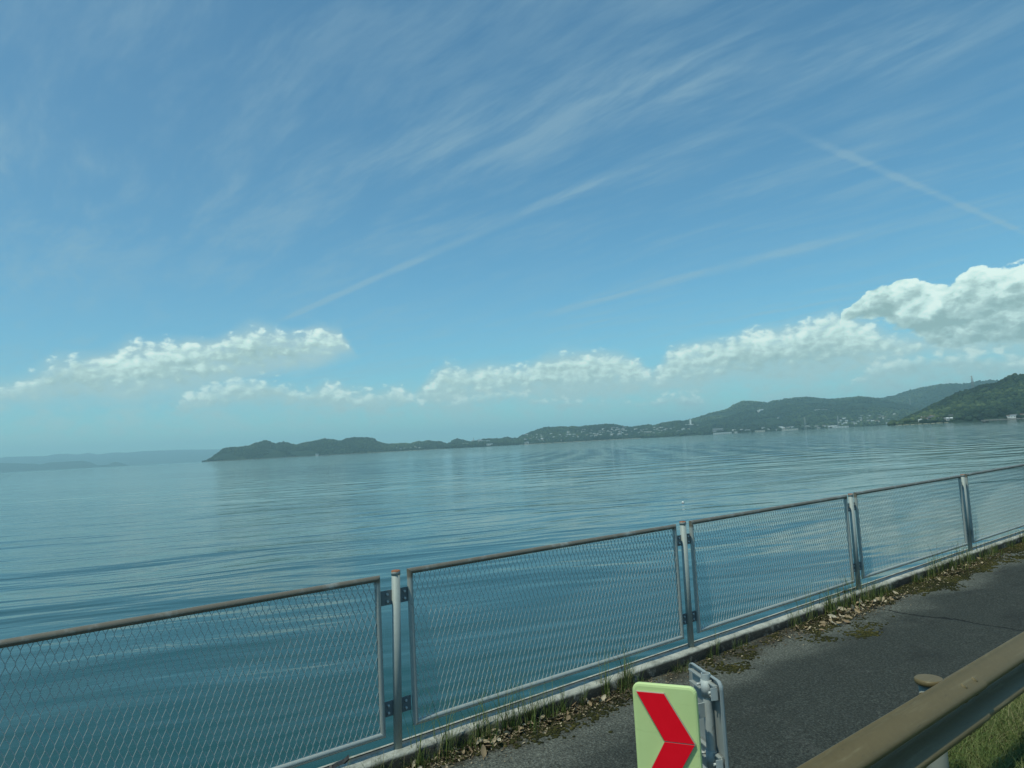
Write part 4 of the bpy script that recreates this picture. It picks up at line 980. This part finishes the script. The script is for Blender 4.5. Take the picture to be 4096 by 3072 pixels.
for x, s in spots:
    for j in range(3):
        xx = x + gr_.gauss(0, 0.07); yy = 4.425 - abs(gr_.gauss(0, 0.02))
        o = obj('grass_tuft', TM[gr_.randrange(5)], loc=(xx, yy, float(path_z(xx, yy)[0])), rot=(0, 0, gr_.uniform(0, 6.28))); q = s * gr_.uniform(0.6, 1.3); o.scale = (q, q, q)
        if xx < 5: tag(o, 'thin grass tuft at the kerb by the first two round posts', 'grass', 'grass tufts by the nearer posts')
        elif xx < 10: tag(o, 'bushy grass tuft at the kerb near the big leaf heap', 'grass', 'grass tufts near the leaf heap')
        else: tag(o, 'grass tuft at the far run of kerb beyond the leaf heap', 'grass', 'grass tufts at the far kerb')
# verge grass in front of the guard rail
n = 96000; bx_ = np.where(mr.random(n) < 0.55, mr.uniform(2.0, 8.5, n), mr.uniform(-4.0, 26.0, n)); by_ = mr.uniform(0.9, 2.13, n); dn = vnoise(bx_ * 1.6, by_ * 1.6, 61, 4)
ok = dn + mr.normal(0, 0.2, n) > -0.35; bx_, by_, dn = bx_[ok], by_[ok], dn[ok]; n = len(bx_)
V, Fq, T = blades(np.stack([bx_, by_, np.full(n, -0.004)], -1), mr.uniform(0.06, 0.20, n) * (1 + 0.8 * dn), mr.uniform(0.4, 1.3, n), mr.uniform(0.003, 0.006, n), mr, np.clip(0.45 + 0.5 * dn + mr.normal(0, 0.22, n), 0, 1), 3)
tag(obj('verge_grass', np_mesh('verge_grass', V, Fq, T), 'grass'), 'matted green and yellow grass on the verge under the guard rail', 'grass', kind='stuff')
# black scraps on the ledge behind the fence
for (x, y, ln_, lab) in ((2.02, 4.655, 0.13, 'black plastic scrap lying on the sea wall ledge by the litter'), (8.85, 4.655, 0.26, 'flat black plastic scrap on the ledge by the third post')):
    r = random.Random(int(x * 10)); mb = MB(); k = 9; vs = []
    for i in range(k):
        q = i / (k - 1); w = 0.035 * math.sin(math.pi * (0.15 + 0.75 * q)) + 0.008
        for s in (-1, 0, 1): vs.append(((q - 0.5) * ln_, s * w + r.uniform(-.006, .006), 0.012 + (0.045 * q ** 2 if ln_ < 0.2 else 0.015 * r.random()) + (0.014 if s == 0 else 0)))
    vs += [(v_[0], v_[1], v_[2] - 0.010) for v_ in vs]; m_ = 3 * k
    fs = [(3 * i + s, 3 * i + 3 + s, 3 * i + 4 + s, 3 * i + 1 + s) for i in range(k - 1) for s in (0, 1)]
    fs += [tuple(m_ + q for q in f[::-1]) for f in fs]
    tag(obj('plastic_scrap', mb.add(vs, fs), 'black_plastic', loc=(x, y, 0.098), rot=(0, 0, r.uniform(-0.4, 0.4))), lab, 'litter')

# ------------------------------------------------------------------ haze over the water
hz = bpy.data.materials.new('haze'); hz.use_nodes = True; t = NT(hz.node_tree); t.n.clear()
pv = t.new('ShaderNodeVolumePrincipled'); pv.inputs['Color'].default_value = (0.62, 0.92, 1.0, 1); pv.inputs['Density'].default_value = 9.0e-5; pv.inputs['Anisotropy'].default_value = 0.0
t.l.new(pv.outputs[0], t.new('ShaderNodeOutputMaterial').inputs['Volume'])
MATS['haze'] = hz
tag(obj('haze', MB().bx(-25000, 25000, -25000, 25000, -5.0, 640), 'haze'), 'thin pale blue haze lying over the water and hills', 'haze', kind='stuff')
